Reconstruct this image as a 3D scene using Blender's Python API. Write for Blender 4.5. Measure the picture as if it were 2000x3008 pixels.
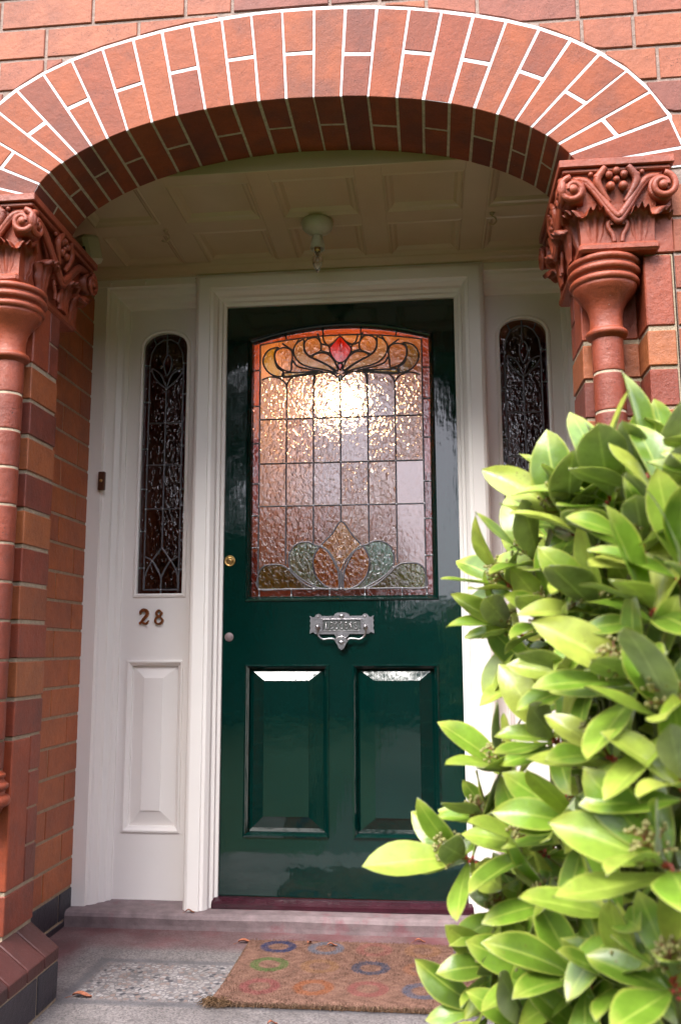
import bpy, math, random
import numpy as np
from mathutils import Vector, Matrix
random.seed(11)
for o in list(bpy.data.objects): bpy.data.objects.remove(o)
scn = bpy.context.scene
C = scn.collection

# ---------------------------------------------------------------- camera
cam_d = bpy.data.cameras.new('camera'); cam = bpy.data.objects.new('camera', cam_d); C.objects.link(cam)
cam_d.sensor_fit = 'VERTICAL'; cam_d.sensor_height = 36.0; cam_d.lens = 30.94
cam_d.clip_start = 0.02; cam_d.clip_end = 300
R_ = Vector((0.994753, 0.102231, -0.004002)); U_ = Vector((0.019571, -0.15175, 0.988225)); F_ = Vector((-0.10042, 0.983118, 0.152954))
cam.matrix_world = Matrix(((R_.x, U_.x, -F_.x, 0.71348), (R_.y, U_.y, -F_.y, -2.99294), (R_.z, U_.z, -F_.z, 0.80184), (0, 0, 0, 1)))
cam_d.dof.use_dof = True; cam_d.dof.focus_distance = 2.35; cam_d.dof.aperture_fstop = 6.5
scn.camera = cam

# ---------------------------------------------------------------- sky, sun, exposure
SUN = Vector((-0.36, -0.88, 1.02)).normalized()
w = bpy.data.worlds.new('World'); scn.world = w; w.use_nodes = True
wn = w.node_tree.nodes; wl = w.node_tree.links
bg = wn['Background']; bg.inputs['Strength'].default_value = 0.085
sky = wn.new('ShaderNodeTexSky'); sky.sky_type = 'NISHITA'; sky.sun_disc = False
sky.sun_elevation = math.asin(SUN.z); sky.sun_rotation = math.atan2(SUN.x, SUN.y)
sky.air_density = 1.0; sky.dust_density = 4.0; sky.ozone_density = 1.0
# an even layer of cloud over the sky
cm = wn.new('ShaderNodeMixRGB'); cm.inputs['Fac'].default_value = 0.85
tcw = wn.new('ShaderNodeTexCoord'); spw = wn.new('ShaderNodeSeparateXYZ'); wl.new(tcw.outputs['Generated'], spw.inputs[0])
crw = wn.new('ShaderNodeValToRGB'); ew = crw.color_ramp.elements      # overcast sky: brighter overhead than at the horizon
ew[0].position = 0.0; ew[0].color = (0.68, 0.68, 0.77, 1); ew[1].position = 0.9; ew[1].color = (1.0, 1.0, 1.10, 1)
wl.new(spw.outputs[2], crw.inputs[0])
scw = wn.new('ShaderNodeMixRGB'); scw.blend_type = 'MULTIPLY'; scw.inputs['Fac'].default_value = 1; scw.inputs['Color2'].default_value = (9.5, 9.4, 9.6, 1); wl.new(crw.outputs[0], scw.inputs['Color1'])
wl.new(scw.outputs[0], cm.inputs['Color2'])
wl.new(sky.outputs[0], cm.inputs['Color1']); wl.new(cm.outputs[0], bg.inputs['Color'])
sd = bpy.data.lights.new('sun', 'SUN'); sd.energy = 1.5; sd.angle = math.radians(35); sd.color = (1.0, 0.96, 0.9)
so = bpy.data.objects.new('sun', sd); C.objects.link(so)
so.rotation_euler = SUN.to_track_quat('Z', 'Y').to_euler(); so.location = (-3, -6, 8)
vs = scn.view_settings; vs.view_transform = 'Standard'; vs.look = 'None'; vs.exposure = 2.52; vs.gamma = 1.0; vs.use_curve_mapping = False
scn.cycles.max_bounces = 10; scn.cycles.transmission_bounces = 8; scn.cycles.glossy_bounces = 4; scn.cycles.diffuse_bounces = 5
scn.cycles.sample_clamp_indirect = 6.0; scn.cycles.caustics_reflective = False; scn.cycles.caustics_refractive = True

# ---------------------------------------------------------------- object helpers
def tag(o, label=None, cat=None, group=None, kind=None):
    if label: o['label'] = label
    if cat: o['category'] = cat
    if group: o['group'] = group
    if kind: o['kind'] = kind
    return o
def empty(name, loc, label=None, cat=None, group=None, kind=None):
    o = bpy.data.objects.new(name, None); o.empty_display_size = 0.05; C.objects.link(o); o.location = loc
    return tag(o, label, cat, group, kind)

class MB:
    def __init__(s): s.v = []; s.f = []; s.smooth = []
    def add(s, v, f, smooth=False):
        b = len(s.v); s.v.extend([tuple(p) for p in v]); s.f.extend([tuple(i + b for i in q) for q in f]); s.smooth.extend([smooth] * len(f))
    def hexa(s, c, ch=0.0):
        """c: 8 corners indexed by (x,y,z) bits -> c[x+2y+4z]"""
        c = [Vector(p) for p in c]
        def tri(u, v, w):
            a = c[0].lerp(c[1], u); b = c[2].lerp(c[3], u); d = c[4].lerp(c[5], u); e = c[6].lerp(c[7], u)
            return a.lerp(b, v).lerp(d.lerp(e, v), w)
        ctr = sum(c, Vector()) / 8
        L = [max(1e-6, sum((c[j] - c[i]).length for i, j in pr) / 4) for pr in (((0, 1), (2, 3), (4, 5), (6, 7)), ((0, 2), (1, 3), (4, 6), (5, 7)), ((0, 4), (1, 5), (2, 6), (3, 7)))]
        e = [min(0.35, ch / l) for l in L]
        V = []; F = []
        if ch <= 0:
            V = c; F = [(0, 1, 3, 2), (4, 5, 7, 6), (0, 1, 5, 4), (2, 3, 7, 6), (0, 2, 6, 4), (1, 3, 7, 5)]
        else:
            idx = {}
            for sx in (0, 1):
                for sy in (0, 1):
                    for sz in (0, 1):
                        sg = (sx, sy, sz)
                        for ax in range(3):
                            p = [(e[k] if sg[k] == 0 else 1 - e[k]) if k != ax else float(sg[k]) for k in range(3)]
                            idx[(sg, ax)] = len(V); V.append(tri(*p))
            for ax in range(3):
                o1, o2 = [k for k in range(3) if k != ax]
                for sd_ in (0, 1):
                    q = []
                    for a, b in ((0, 0), (1, 0), (1, 1), (0, 1)):
                        sg = [0, 0, 0]; sg[ax] = sd_; sg[o1] = a; sg[o2] = b; q.append(idx[(tuple(sg), ax)])
                    F.append(tuple(q))
            for a, b in ((0, 1), (0, 2), (1, 2)):
                k = 3 - a - b
                for sa in (0, 1):
                    for sb in (0, 1):
                        g0 = [0, 0, 0]; g0[a] = sa; g0[b] = sb; g1 = list(g0); g1[k] = 1; g0 = tuple(g0); g1 = tuple(g1)
                        F.append((idx[(g0, a)], idx[(g1, a)], idx[(g1, b)], idx[(g0, b)]))
            for sx in (0, 1):
                for sy in (0, 1):
                    for sz in (0, 1):
                        g = (sx, sy, sz); F.append((idx[(g, 0)], idx[(g, 1)], idx[(g, 2)]))
        G = []
        for q in F:
            n = (V[q[1]] - V[q[0]]).cross(V[q[-1]] - V[q[0]]); m = sum((V[i] for i in q), Vector()) / len(q)
            G.append(q if n.dot(m - ctr) > 0 else tuple(reversed(q)))
        s.add(V, G)
    def box(s, x0, x1, y0, y1, z0, z1, ch=0.0, jit=0.0):
        j = lambda: random.uniform(-jit, jit)
        s.hexa([(x + j(), y + j(), z + j()) for z in (z0, z1) for y in (y0, y1) for x in (x0, x1)], ch)
    def tube(s, pts, rad, n=8, cap=True, smooth=True):
        pts = [Vector(p) for p in pts]; m = len(pts)
        if not hasattr(rad, '__len__'): rad = [rad] * m
        V = []; F = []; up = None
        for i, p in enumerate(pts):
            t = (pts[min(i + 1, m - 1)] - pts[max(i - 1, 0)]).normalized()
            if up is None: up = t.orthogonal().normalized()
            up = (up - t * up.dot(t)).normalized(); sd_ = t.cross(up)
            for k in range(n):
                a = 2 * math.pi * k / n; V.append(p + (up * math.cos(a) + sd_ * math.sin(a)) * rad[i])
        for i in range(m - 1):
            for k in range(n): F.append((i * n + k, i * n + (k + 1) % n, (i + 1) * n + (k + 1) % n, (i + 1) * n + k))
        if cap: F.append(tuple(reversed(range(n)))); F.append(tuple(range((m - 1) * n, m * n)))
        s.add(V, F, smooth)
    def lathe(s, prof, ctr, axis=(0, 0, 1), n=28, smooth=True):
        ax = Vector(axis).normalized(); a1 = ax.orthogonal().normalized(); a2 = ax.cross(a1); ctr = Vector(ctr); V = []; F = []; m = len(prof)
        for r, h in prof:
            for k in range(n):
                a = 2 * math.pi * k / n; V.append(ctr + ax * h + (a1 * math.cos(a) + a2 * math.sin(a)) * r)
        for i in range(m - 1):
            for k in range(n): F.append((i * n + k, i * n + (k + 1) % n, (i + 1) * n + (k + 1) % n, (i + 1) * n + k))
        F.append(tuple(reversed(range(n)))); F.append(tuple(range((m - 1) * n, m * n)))
        s.add(V, F, smooth)
    def ball(s, c, r, n=8, m=5, sq=(1, 1, 1)):
        V = []; F = []
        for i in range(m + 1):
            t = math.pi * i / m
            for k in range(n):
                a = 2 * math.pi * k / n; V.append((c[0] + r * sq[0] * math.sin(t) * math.cos(a), c[1] + r * sq[1] * math.sin(t) * math.sin(a), c[2] + r * sq[2] * math.cos(t)))
        for i in range(m):
            for k in range(n): F.append((i * n + k, (i + 1) * n + k, (i + 1) * n + (k + 1) % n, i * n + (k + 1) % n))
        s.add(V, F, True)
    def sweep(s, path, prof, closed=False, smooth=False, flip=1):
        """path: [(x,z)], prof: [(offset to the left of travel, y)]; mitred"""
        n = len(path); V = []; F = []; m = len(prof); P = [Vector(p) for p in path]
        for i in range(n):
            if closed: a = P[i - 1]; b = P[(i + 1) % n]
            else: a = P[max(i - 1, 0)]; b = P[min(i + 1, n - 1)]
            d1 = (P[i] - a); d2 = (b - P[i])
            if d1.length < 1e-9: d1 = d2
            if d2.length < 1e-9: d2 = d1
            d1 = d1.normalized(); d2 = d2.normalized()
            n1 = Vector((-d1.y, d1.x)); n2 = Vector((-d2.y, d2.x)); mt = (n1 + n2)
            mt = mt / max(0.35, mt.dot(n1)) if mt.length > 1e-6 else n1
            for o, y in prof: V.append((P[i].x + mt.x * o * flip, y, P[i].y + mt.y * o * flip))
        for i in range(n if closed else n - 1):
            j = (i + 1) % n
            for k in range(m - 1): F.append((i * m + k, i * m + k + 1, j * m + k + 1, j * m + k))
        s.add(V, F, smooth)
    def prism(s, poly, y0, y1, ch=0.0):
        """poly: convex/concave [(x,z)] counter-clockwise seen from the front; front at y0"""
        n = len(poly)
        V = [(x, y0, z) for x, z in poly] + [(x, y1, z) for x, z in poly]
        F = [tuple(range(n)), tuple(reversed(range(n, 2 * n)))] + [(i, i + n, (i + 1) % n + n, (i + 1) % n) for i in range(n)]
        s.add(V, F)
    def build(s, name, mat, parent=None, loc=None, recalc=False):
        me = bpy.data.meshes.new(name)
        off = Vector(parent.matrix_basis.translation) if parent is not None else Vector((0, 0, 0))
        if parent is not None and parent.parent is not None: off = off + parent.parent.matrix_basis.translation
        if loc is not None and parent is None: off = Vector(loc)
        me.from_pydata([(v[0] - off.x, v[1] - off.y, v[2] - off.z) for v in s.v], [], s.f);
        me.polygons.foreach_set('use_smooth', s.smooth)
        me.materials.append(mat)
        if recalc:
            import bmesh
            bm = bmesh.new(); bm.from_mesh(me); bmesh.ops.remove_doubles(bm, verts=bm.verts, dist=1e-5); bmesh.ops.recalc_face_normals(bm, faces=bm.faces); bm.to_mesh(me); bm.free()
        me.update()
        o = bpy.data.objects.new(name, me); C.objects.link(o)
        if parent is not None: o.parent = parent
        elif loc is not None: o.location = loc
        return o

def smooth2(pts, closed=True, k=4):
    """Catmull-Rom through 2-D points"""
    n = len(pts); out = []
    rng = range(n) if closed else range(n - 1)
    for i in rng:
        g = lambda j: pts[j % n] if closed else pts[max(0, min(n - 1, j))]
        p0, p1, p2, p3 = g(i - 1), g(i), g(i + 1), g(i + 2)
        for q in range(k):
            t = q / k
            out.append(tuple(0.5 * (2 * p1[a] + (p2[a] - p0[a]) * t + (2 * p0[a] - 5 * p1[a] + 4 * p2[a] - p3[a]) * t * t + (3 * p1[a] - p0[a] - 3 * p2[a] + p3[a]) * t ** 3) for a in (0, 1)))
    if not closed: out.append(tuple(pts[-1]))
    return out

# ---------------------------------------------------------------- materials
def mat(name):
    m = bpy.data.materials.new(name); m.use_nodes = True; nt = m.node_tree
    return m, nt.nodes, nt.links, nt.nodes['Principled BSDF']
def ramp(n, stops, interp='LINEAR'):
    r = n.new('ShaderNodeValToRGB'); r.color_ramp.interpolation = interp; e = r.color_ramp.elements
    while len(e) < len(stops): e.new(0.5)
    for i, (p, c) in enumerate(stops): e[i].position = p; e[i].color = (*c, 1)
    return r
def noise(n, l, scale, detail=4, rough=0.6, vec=None, sx=None):
    t = n.new('ShaderNodeTexNoise'); t.inputs['Scale'].default_value = scale; t.inputs['Detail'].default_value = detail; t.inputs['Roughness'].default_value = rough
    if vec is not None: l.new(vec, t.inputs['Vector'])
    return t
def coord(n, l, scale=(1, 1, 1)):
    g = n.new('ShaderNodeNewGeometry'); mp = n.new('ShaderNodeMapping'); l.new(g.outputs['Position'], mp.inputs['Vector']); mp.inputs['Scale'].default_value = scale
    return mp.outputs[0]
def mix(n, l, a, b, fac, mode='MIX'):
    m = n.new('ShaderNodeMixRGB'); m.blend_type = mode
    for k, v in (('Color1', a), ('Color2', b), ('Fac', fac)):
        if isinstance(v, (int, float)): m.inputs[k].default_value = v
        elif isinstance(v, tuple): m.inputs[k].default_value = (*v, 1)
        else: l.new(v, m.inputs[k])
    return m.outputs[0]
def bump(n, l, h, p, dist=0.001, strength=1.0):
    b = n.new('ShaderNodeBump'); b.inputs['Distance'].default_value = dist; b.inputs['Strength'].default_value = strength
    l.new(h, b.inputs['Height']); l.new(b.outputs[0], p.inputs['Normal']); return b

def brick_mat(name, stops, rough=0.6, speck=0.5, bloom=0.25):
    m, n, l, p = mat(name)
    v = coord(n, l); g = n.new('ShaderNodeNewGeometry')
    r = ramp(n, stops); l.new(g.outputs['Random Per Island'], r.inputs[0])
    n1 = noise(n, l, 22, 6, 0.65, v); r1 = ramp(n, [(0.3, (0.76, 0.74, 0.74)), (0.7, (1.16, 1.16, 1.16))]); l.new(n1.outputs[0], r1.inputs[0])
    c1 = mix(n, l, r.outputs[0], r1.outputs[0], 0.8, 'MULTIPLY')
    n2 = noise(n, l, 7, 4, 0.6, v); r2 = ramp(n, [(0.46, (0, 0, 0)), (0.70, (1, 1, 1))]); l.new(n2.outputs[0], r2.inputs[0])
    md = n.new('ShaderNodeMath'); md.operation = 'MULTIPLY'; l.new(r2.outputs[0], md.inputs[0]); md.inputs[1].default_value = bloom
    c2 = mix(n, l, c1, (0.075, 0.026, 0.024), md.outputs[0])
    n3 = noise(n, l, 260, 2, 0.5, v); r3 = ramp(n, [(0.30, (1, 1, 1)), (0.345, (0, 0, 0))]); l.new(n3.outputs[0], r3.inputs[0])
    n3b = noise(n, l, 14, 2, 0.5, v); r3b = ramp(n, [(0.45, (0, 0, 0)), (0.62, (1, 1, 1))]); l.new(n3b.outputs[0], r3b.inputs[0])
    mm = n.new('ShaderNodeMath'); mm.operation = 'MULTIPLY'; l.new(r3.outputs[0], mm.inputs[0]); l.new(r3b.outputs[0], mm.inputs[1])
    mm2 = n.new('ShaderNodeMath'); mm2.operation = 'MULTIPLY'; l.new(mm.outputs[0], mm2.inputs[0]); mm2.inputs[1].default_value = speck
    c3 = mix(n, l, c2, (0.035, 0.015, 0.012), mm2.outputs[0])
    n4 = noise(n, l, 170, 3, 0.6, v); r4 = ramp(n, [(0.70, (0, 0, 0)), (0.78, (1, 1, 1))]); l.new(n4.outputs[0], r4.inputs[0])
    m5 = n.new('ShaderNodeMath'); m5.operation = 'MULTIPLY'; l.new(r4.outputs[0], m5.inputs[0]); l.new(r2.outputs[0], m5.inputs[1])
    c4 = mix(n, l, c3, (0.6, 0.52, 0.48), m5.outputs[0])
    n6 = noise(n, l, 420, 3, 0.6, v); r6 = ramp(n, [(0.32, (0.80, 0.80, 0.80)), (0.68, (1.16, 1.16, 1.16))]); l.new(n6.outputs[0], r6.inputs[0]); c4 = mix(n, l, c4, r6.outputs[0], 1.0, 'MULTIPLY')
    l.new(c4, p.inputs['Base Color']); p.inputs['Roughness'].default_value = rough
    nb = noise(n, l, 60, 8, 0.7, v); ad = n.new('ShaderNodeMath'); ad.operation = 'ADD'; l.new(nb.outputs[0], ad.inputs[0]); l.new(n1.outputs[0], ad.inputs[1])
    sb_ = n.new('ShaderNodeMath'); sb_.operation = 'MULTIPLY_ADD'; l.new(mm.outputs[0], sb_.inputs[0]); sb_.inputs[1].default_value = -0.7; l.new(ad.outputs[0], sb_.inputs[2])
    bump(n, l, sb_.outputs[0], p, 0.003, 0.75)
    return m
RED = [(0.0, (0.44, 0.115, 0.065)), (0.3, (0.50, 0.15, 0.082)), (0.55, (0.46, 0.105, 0.055)), (0.8, (0.34, 0.085, 0.06)), (1.0, (0.53, 0.17, 0.10))]
M_wall = brick_mat('rustic_face_brick', [(0.0, (0.28, 0.080, 0.036)), (0.5, (0.31, 0.092, 0.040)), (0.85, (0.25, 0.068, 0.038)), (1.0, (0.17, 0.052, 0.038))], 0.7, 0.7, 0.3)
M_arch = brick_mat('gauged_arch_brick', [(0.0, (0.235, 0.046, 0.010)), (0.4, (0.26, 0.057, 0.013)), (0.75, (0.21, 0.040, 0.012)), (1.0, (0.135, 0.031, 0.016))], 0.72, 0.6, 0.55)
M_pier = brick_mat('pressed_pier_brick', [(0.0, (0.15, 0.034, 0.020)), (0.5, (0.215, 0.044, 0.022)), (1.0, (0.25, 0.052, 0.024))], 0.45, 1.0, 0.45)
M_pier2 = brick_mat('orange_pier_brick', [(0.0, (0.30, 0.085, 0.030)), (0.5, (0.34, 0.105, 0.034)), (1.0, (0.27, 0.075, 0.028))], 0.45, 0.6, 0.25)
M_side = brick_mat('smooth_porch_brick', [(0.0, (0.36, 0.085, 0.020)), (0.5, (0.40, 0.105, 0.024)), (1.0, (0.30, 0.068, 0.020))], 0.5, 0.35, 0.25)
M_blue = brick_mat('blue_engineering_brick', [(0.0, (0.016, 0.017, 0.028)), (1.0, (0.032, 0.026, 0.034))], 0.45, 0.2, 0.1)
M_plinth = brick_mat('brown_plinth_brick', [(0.0, (0.045, 0.015, 0.015)), (1.0, (0.075, 0.020, 0.017))], 0.5, 0.5, 0.3)
M_terra = brick_mat('moulded_terracotta', [(0.0, (0.25, 0.046, 0.018)), (1.0, (0.29, 0.058, 0.022))], 0.48, 0.35, 0.45)

def plain_mat(name, col, rough=0.5, metal=0.0, nsc=30, namt=0.15, bsc=80, bd=0.0006, bs=0.3, coat=0.0, spec=0.5, dirt=None):
    m, n, l, p = mat(name); v = coord(n, l)
    t = noise(n, l, nsc, 5, 0.6, v); r = ramp(n, [(0.3, tuple(c * (1 - namt) for c in col)), (0.7, tuple(min(1, c * (1 + namt)) for c in col))]); l.new(t.outputs[0], r.inputs[0])
    out = r.outputs[0]
    if dirt:
        t2 = noise(n, l, 11, 7, 0.7, v); r2 = ramp(n, [(0.56, (0, 0, 0)), (0.72, (1, 1, 1))]); l.new(t2.outputs[0], r2.inputs[0])
        md = n.new('ShaderNodeMath'); md.operation = 'MULTIPLY'; l.new(r2.outputs[0], md.inputs[0]); md.inputs[1].default_value = dirt[3]
        out = mix(n, l, out, dirt[:3], md.outputs[0])
    l.new(out, p.inputs['Base Color']); p.inputs['Roughness'].default_value = rough; p.inputs['Metallic'].default_value = metal
    p.inputs['Coat Weight'].default_value = coat; p.inputs['Coat Roughness'].default_value = 0.04; p.inputs['Specular IOR Level'].default_value = spec
    b = noise(n, l, bsc, 5, 0.6, v); bump(n, l, b.outputs[0], p, bd, bs)
    return m
M_mwhite = plain_mat('limewashed_joint', (0.62, 0.60, 0.62), 0.8, nsc=120, namt=0.12, bsc=200, bd=0.002, bs=0.8, dirt=(0.22, 0.12, 0.10, 0.75))
M_mgrey = plain_mat('weathered_mortar', (0.42, 0.38, 0.28), 0.9, nsc=90, namt=0.25, bsc=250, bd=0.002, bs=0.9)
M_mbuff = plain_mat('buff_mortar', (0.34, 0.27, 0.19), 0.9, nsc=90, namt=0.2, bsc=250, bd=0.003, bs=1.0, dirt=(0.2, 0.15, 0.12, 0.6))
M_mwall = plain_mat('wall_mortar', (0.27, 0.20, 0.17), 0.9, nsc=90, namt=0.25, bsc=250, bd=0.003, bs=1.0)
M_white = plain_mat('white_gloss_paint', (0.86, 0.82, 0.79), 0.34, nsc=4, namt=0.02, bsc=30, bd=0.0003, bs=0.1, spec=0.5)
M_cream = plain_mat('ceiling_gloss_paint', (0.52, 0.41, 0.27), 0.25, nsc=5, namt=0.04, bsc=25, bd=0.002, bs=0.25)
M_plum = plain_mat('plum_sill_paint', (0.035, 0.008, 0.014), 0.15, nsc=20, namt=0.3, bsc=40, bd=0.002, bs=0.3)
M_flap = plain_mat('dull_flap_metal', (0.20, 0.21, 0.20), 0.35, 1.0, nsc=60, namt=0.2, bsc=120, bd=0.0008, bs=0.5)
M_chrome = plain_mat('worn_chrome', (0.42, 0.40, 0.41), 0.28, 1.0, nsc=60, namt=0.2, bsc=120, bd=0.0008, bs=0.5)
M_brass = plain_mat('tarnished_brass', (0.50, 0.32, 0.12), 0.35, 1.0, nsc=90, namt=0.3, bsc=120, bd=0.0005, bs=0.3)
M_copper = plain_mat('copper_brass_numeral', (0.48, 0.20, 0.08), 0.3, 1.0, nsc=90, namt=0.3, bsc=120, bd=0.0005, bs=0.3)
M_disc = plain_mat('dull_pinkish_metal', (0.20, 0.15, 0.155), 0.55, 0.3, nsc=60, namt=0.12)
M_black = plain_mat('black_rubber', (0.012, 0.012, 0.012), 0.5)
M_brown = plain_mat('brown_bakelite', (0.085, 0.032, 0.018), 0.35, nsc=60, namt=0.3)
M_lead = plain_mat('lead_came', (0.11, 0.105, 0.115), 0.42, 0.35, nsc=150, namt=0.35, bsc=220, bd=0.0008, bs=0.6)
M_solder = plain_mat('solder_joint', (0.42, 0.42, 0.44), 0.35, 0.8, nsc=150, namt=0.25)
M_plastic = plain_mat('ivory_plastic', (0.46, 0.45, 0.34), 0.35, nsc=30, namt=0.05)
M_stone = plain_mat('worn_step_stone', (0.20, 0.15, 0.155), 0.75, nsc=25, namt=0.25, bsc=160, bd=0.002, bs=0.6, dirt=(0.22, 0.06, 0.075, 0.7))
M_deadleaf = plain_mat('dry_leaf', (0.30, 0.10, 0.05), 0.6, nsc=150, namt=0.4)
M_path = plain_mat('path_paving', (0.07, 0.07, 0.055), 0.85, nsc=14, namt=0.25, bsc=120, bd=0.003, bs=0.6)
M_lawn = plain_mat('garden_grass', (0.05, 0.085, 0.02), 0.85, nsc=9, namt=0.4, bsc=90, bd=0.02, bs=1.0)
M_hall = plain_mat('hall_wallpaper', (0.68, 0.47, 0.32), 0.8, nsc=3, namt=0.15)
M_dark = plain_mat('dark_brown_wall', (0.14, 0.09, 0.08), 0.8)
M_bark = plain_mat('brown_bark', (0.07, 0.05, 0.035), 0.8, nsc=40, namt=0.4, bsc=60, bd=0.01, bs=0.8)

def door_paint():
    m, n, l, p = mat('green_gloss_paint'); v = coord(n, l); v2 = coord(n, l, (60, 60, 6))
    t = noise(n, l, 3, 4, 0.6, v); r = ramp(n, [(0.3, (0.0004, 0.0140, 0.0118)), (0.7, (0.0008, 0.0200, 0.0165))]); l.new(t.outputs[0], r.inputs[0])
    l.new(r.outputs[0], p.inputs['Base Color']); p.inputs['Roughness'].default_value = 0.05; p.inputs['Specular IOR Level'].default_value = 0.78
    a = noise(n, l, 1.6, 3, 0.5, v2); b = noise(n, l, 9, 3, 0.5, v); mp = n.new('ShaderNodeMath'); mp.operation = 'MULTIPLY_ADD'
    l.new(b.outputs[0], mp.inputs[0]); mp.inputs[1].default_value = 6.0; l.new(a.outputs[0], mp.inputs[2])
    bump(n, l, mp.outputs[0], p, 0.0004, 0.42)
    return m
M_green = door_paint()

def glass_mat(name, bscale, bdist, rough, cior, cbump, dots=False):
    m, n, l, p = mat(name); at = n.new('ShaderNodeAttribute'); at.attribute_name = 'glass'
    l.new(at.outputs['Color'], p.inputs['Base Color']); p.inputs['Transmission Weight'].default_value = 1.0
    p.inputs['Roughness'].default_value = rough; p.inputs['IOR'].default_value = 1.5; p.inputs['Specular IOR Level'].default_value = 0.3; p.inputs['Coat Weight'].default_value = 1.0; p.inputs['Coat IOR'].default_value = cior; p.inputs['Coat Roughness'].default_value = 0.06
    v = coord(n, l, (1, 1, 0.75)); a = noise(n, l, bscale, 2, 0.5, v); a.inputs['Distortion'].default_value = 0.6
    mu = n.new('ShaderNodeMath'); mu.operation = 'MULTIPLY'; l.new(a.outputs[0], mu.inputs[0]); l.new(at.outputs['Alpha'], mu.inputs[1])
    bump(n, l, mu.outputs[0], p, bdist, 1.0)
    bb_ = n.new('ShaderNodeBump'); bb_.inputs['Distance'].default_value = cbump
    if dots:
        rd = ramp(n, [(0.56, (0, 0, 0)), (0.74, (1, 1, 1))]); nd = noise(n, l, 115, 1, 0.5, coord(n, l, (1, 1, 0.6))); l.new(nd.outputs[0], rd.inputs[0]); l.new(rd.outputs[0], bb_.inputs['Height'])
    else: l.new(mu.outputs[0], bb_.inputs['Height'])
    l.new(bb_.outputs[0], p.inputs['Coat Normal'])
    return m
M_glass = glass_mat('rippled_coloured_glass', 78, 0.0046, 0.05, 1.68, 0.0015)
M_glass_side = glass_mat('hammered_dark_glass', 90, 0.0018, 0.06, 1.75, 0.00055, True)

def leaf_mat(name, top, edge, rough, spec, trans):
    m, n, l, p = mat(name); uv = n.new('ShaderNodeUVMap'); uv.uv_map = 'leaf'; sp = n.new('ShaderNodeSeparateXYZ'); l.new(uv.outputs[0], sp.inputs[0])
    g = n.new('ShaderNodeNewGeometry'); r = ramp(n, [(0.0, tuple(c * 0.62 for c in top)), (0.6, top), (1.0, edge)]); l.new(g.outputs['Random Per Island'], r.inputs[0])
    ab = n.new('ShaderNodeMath'); ab.operation = 'ABSOLUTE'; l.new(sp.outputs[0], ab.inputs[0])
    # pale midrib, yellow margin and tip, faint side veins
    rm = ramp(n, [(0.035, (1, 1, 1)), (0.075, (0, 0, 0))]); l.new(ab.outputs[0], rm.inputs[0])
    re = ramp(n, [(0.86, (0, 0, 0)), (1.0, (1, 1, 1))]); l.new(ab.outputs[0], re.inputs[0])
    rt = ramp(n, [(0.75, (0, 0, 0)), (1.0, (1, 1, 1))]); l.new(sp.outputs[1], rt.inputs[0])
    c1 = mix(n, l, r.outputs[0], edge, re.outputs[0]); c2 = mix(n, l, c1, edge, rt.outputs[0])
    mf = n.new('ShaderNodeMath'); mf.operation = 'MULTIPLY'; l.new(rm.outputs[0], mf.inputs[0]); mf.inputs[1].default_value = 0.32
    c3 = mix(n, l, c2, tuple(min(1, c * 1.5 + 0.05) for c in edge), mf.outputs[0])
    v = coord(n, l); t = noise(n, l, 55, 4, 0.6, v); r5 = ramp(n, [(0.3, (0.75, 0.75, 0.75)), (0.7, (1.2, 1.2, 1.2))]); l.new(t.outputs[0], r5.inputs[0])
    c4 = mix(n, l, c3, r5.outputs[0], 0.8, 'MULTIPLY')
    n8 = noise(n, l, 240, 2, 0.5, v); r8 = ramp(n, [(0.70, (0, 0, 0)), (0.74, (1, 1, 1))]); l.new(n8.outputs[0], r8.inputs[0]); n9 = noise(n, l, 26, 2, 0.5, v); r9 = ramp(n, [(0.5, (0, 0, 0)), (0.6, (1, 1, 1))]); l.new(n9.outputs[0], r9.inputs[0])
    m9 = n.new('ShaderNodeMath'); m9.operation = 'MULTIPLY'; l.new(r8.outputs[0], m9.inputs[0]); l.new(r9.outputs[0], m9.inputs[1])
    c4 = mix(n, l, c4, (0.16, 0.09, 0.03), m9.outputs[0])
    l.new(c4, p.inputs['Base Color']); p.inputs['Roughness'].default_value = rough; p.inputs['Specular IOR Level'].default_value = spec
    # side veins as relief
    ma = n.new('ShaderNodeMath'); ma.operation = 'MULTIPLY_ADD'; l.new(ab.outputs[0], ma.inputs[0]); ma.inputs[1].default_value = -0.35; l.new(sp.outputs[1], ma.inputs[2])
    ms = n.new('ShaderNodeMath'); ms.operation = 'MULTIPLY'; l.new(ma.outputs[0], ms.inputs[0]); ms.inputs[1].default_value = 60
    sn = n.new('ShaderNodeMath'); sn.operation = 'SINE'; l.new(ms.outputs[0], sn.inputs[0])
    ad = n.new('ShaderNodeMath'); ad.operation = 'MULTIPLY_ADD'; l.new(sn.outputs[0], ad.inputs[0]); ad.inputs[1].default_value = 0.02; l.new(t.outputs[0], ad.inputs[2])
    bump(n, l, ad.outputs[0], p, 0.0015, 0.5)
    tr = n.new('ShaderNodeBsdfTranslucent'); tc = mix(n, l, c4, (0.9, 1.0, 0.25), 0.4, 'MULTIPLY'); l.new(tc, tr.inputs['Color'])
    ms2 = n.new('ShaderNodeMixShader'); ms2.inputs[0].default_value = trans
    l.new(p.outputs[0], ms2.inputs[1]); l.new(tr.outputs[0], ms2.inputs[2]); l.new(ms2.outputs[0], n['Material Output'].inputs['Surface'])
    return m
M_leaf = leaf_mat('glossy_leaf_upper', (0.25, 0.43, 0.040), (0.54, 0.60, 0.11), 0.30, 0.85, 0.35)
M_leafb = leaf_mat('matt_leaf_underside', (0.46, 0.50, 0.36), (0.56, 0.58, 0.44), 0.6, 0.25, 0.3)
M_treeleaf = plain_mat('tree_leaf', (0.035, 0.07, 0.018), 0.5, nsc=2, namt=0.5)
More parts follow.
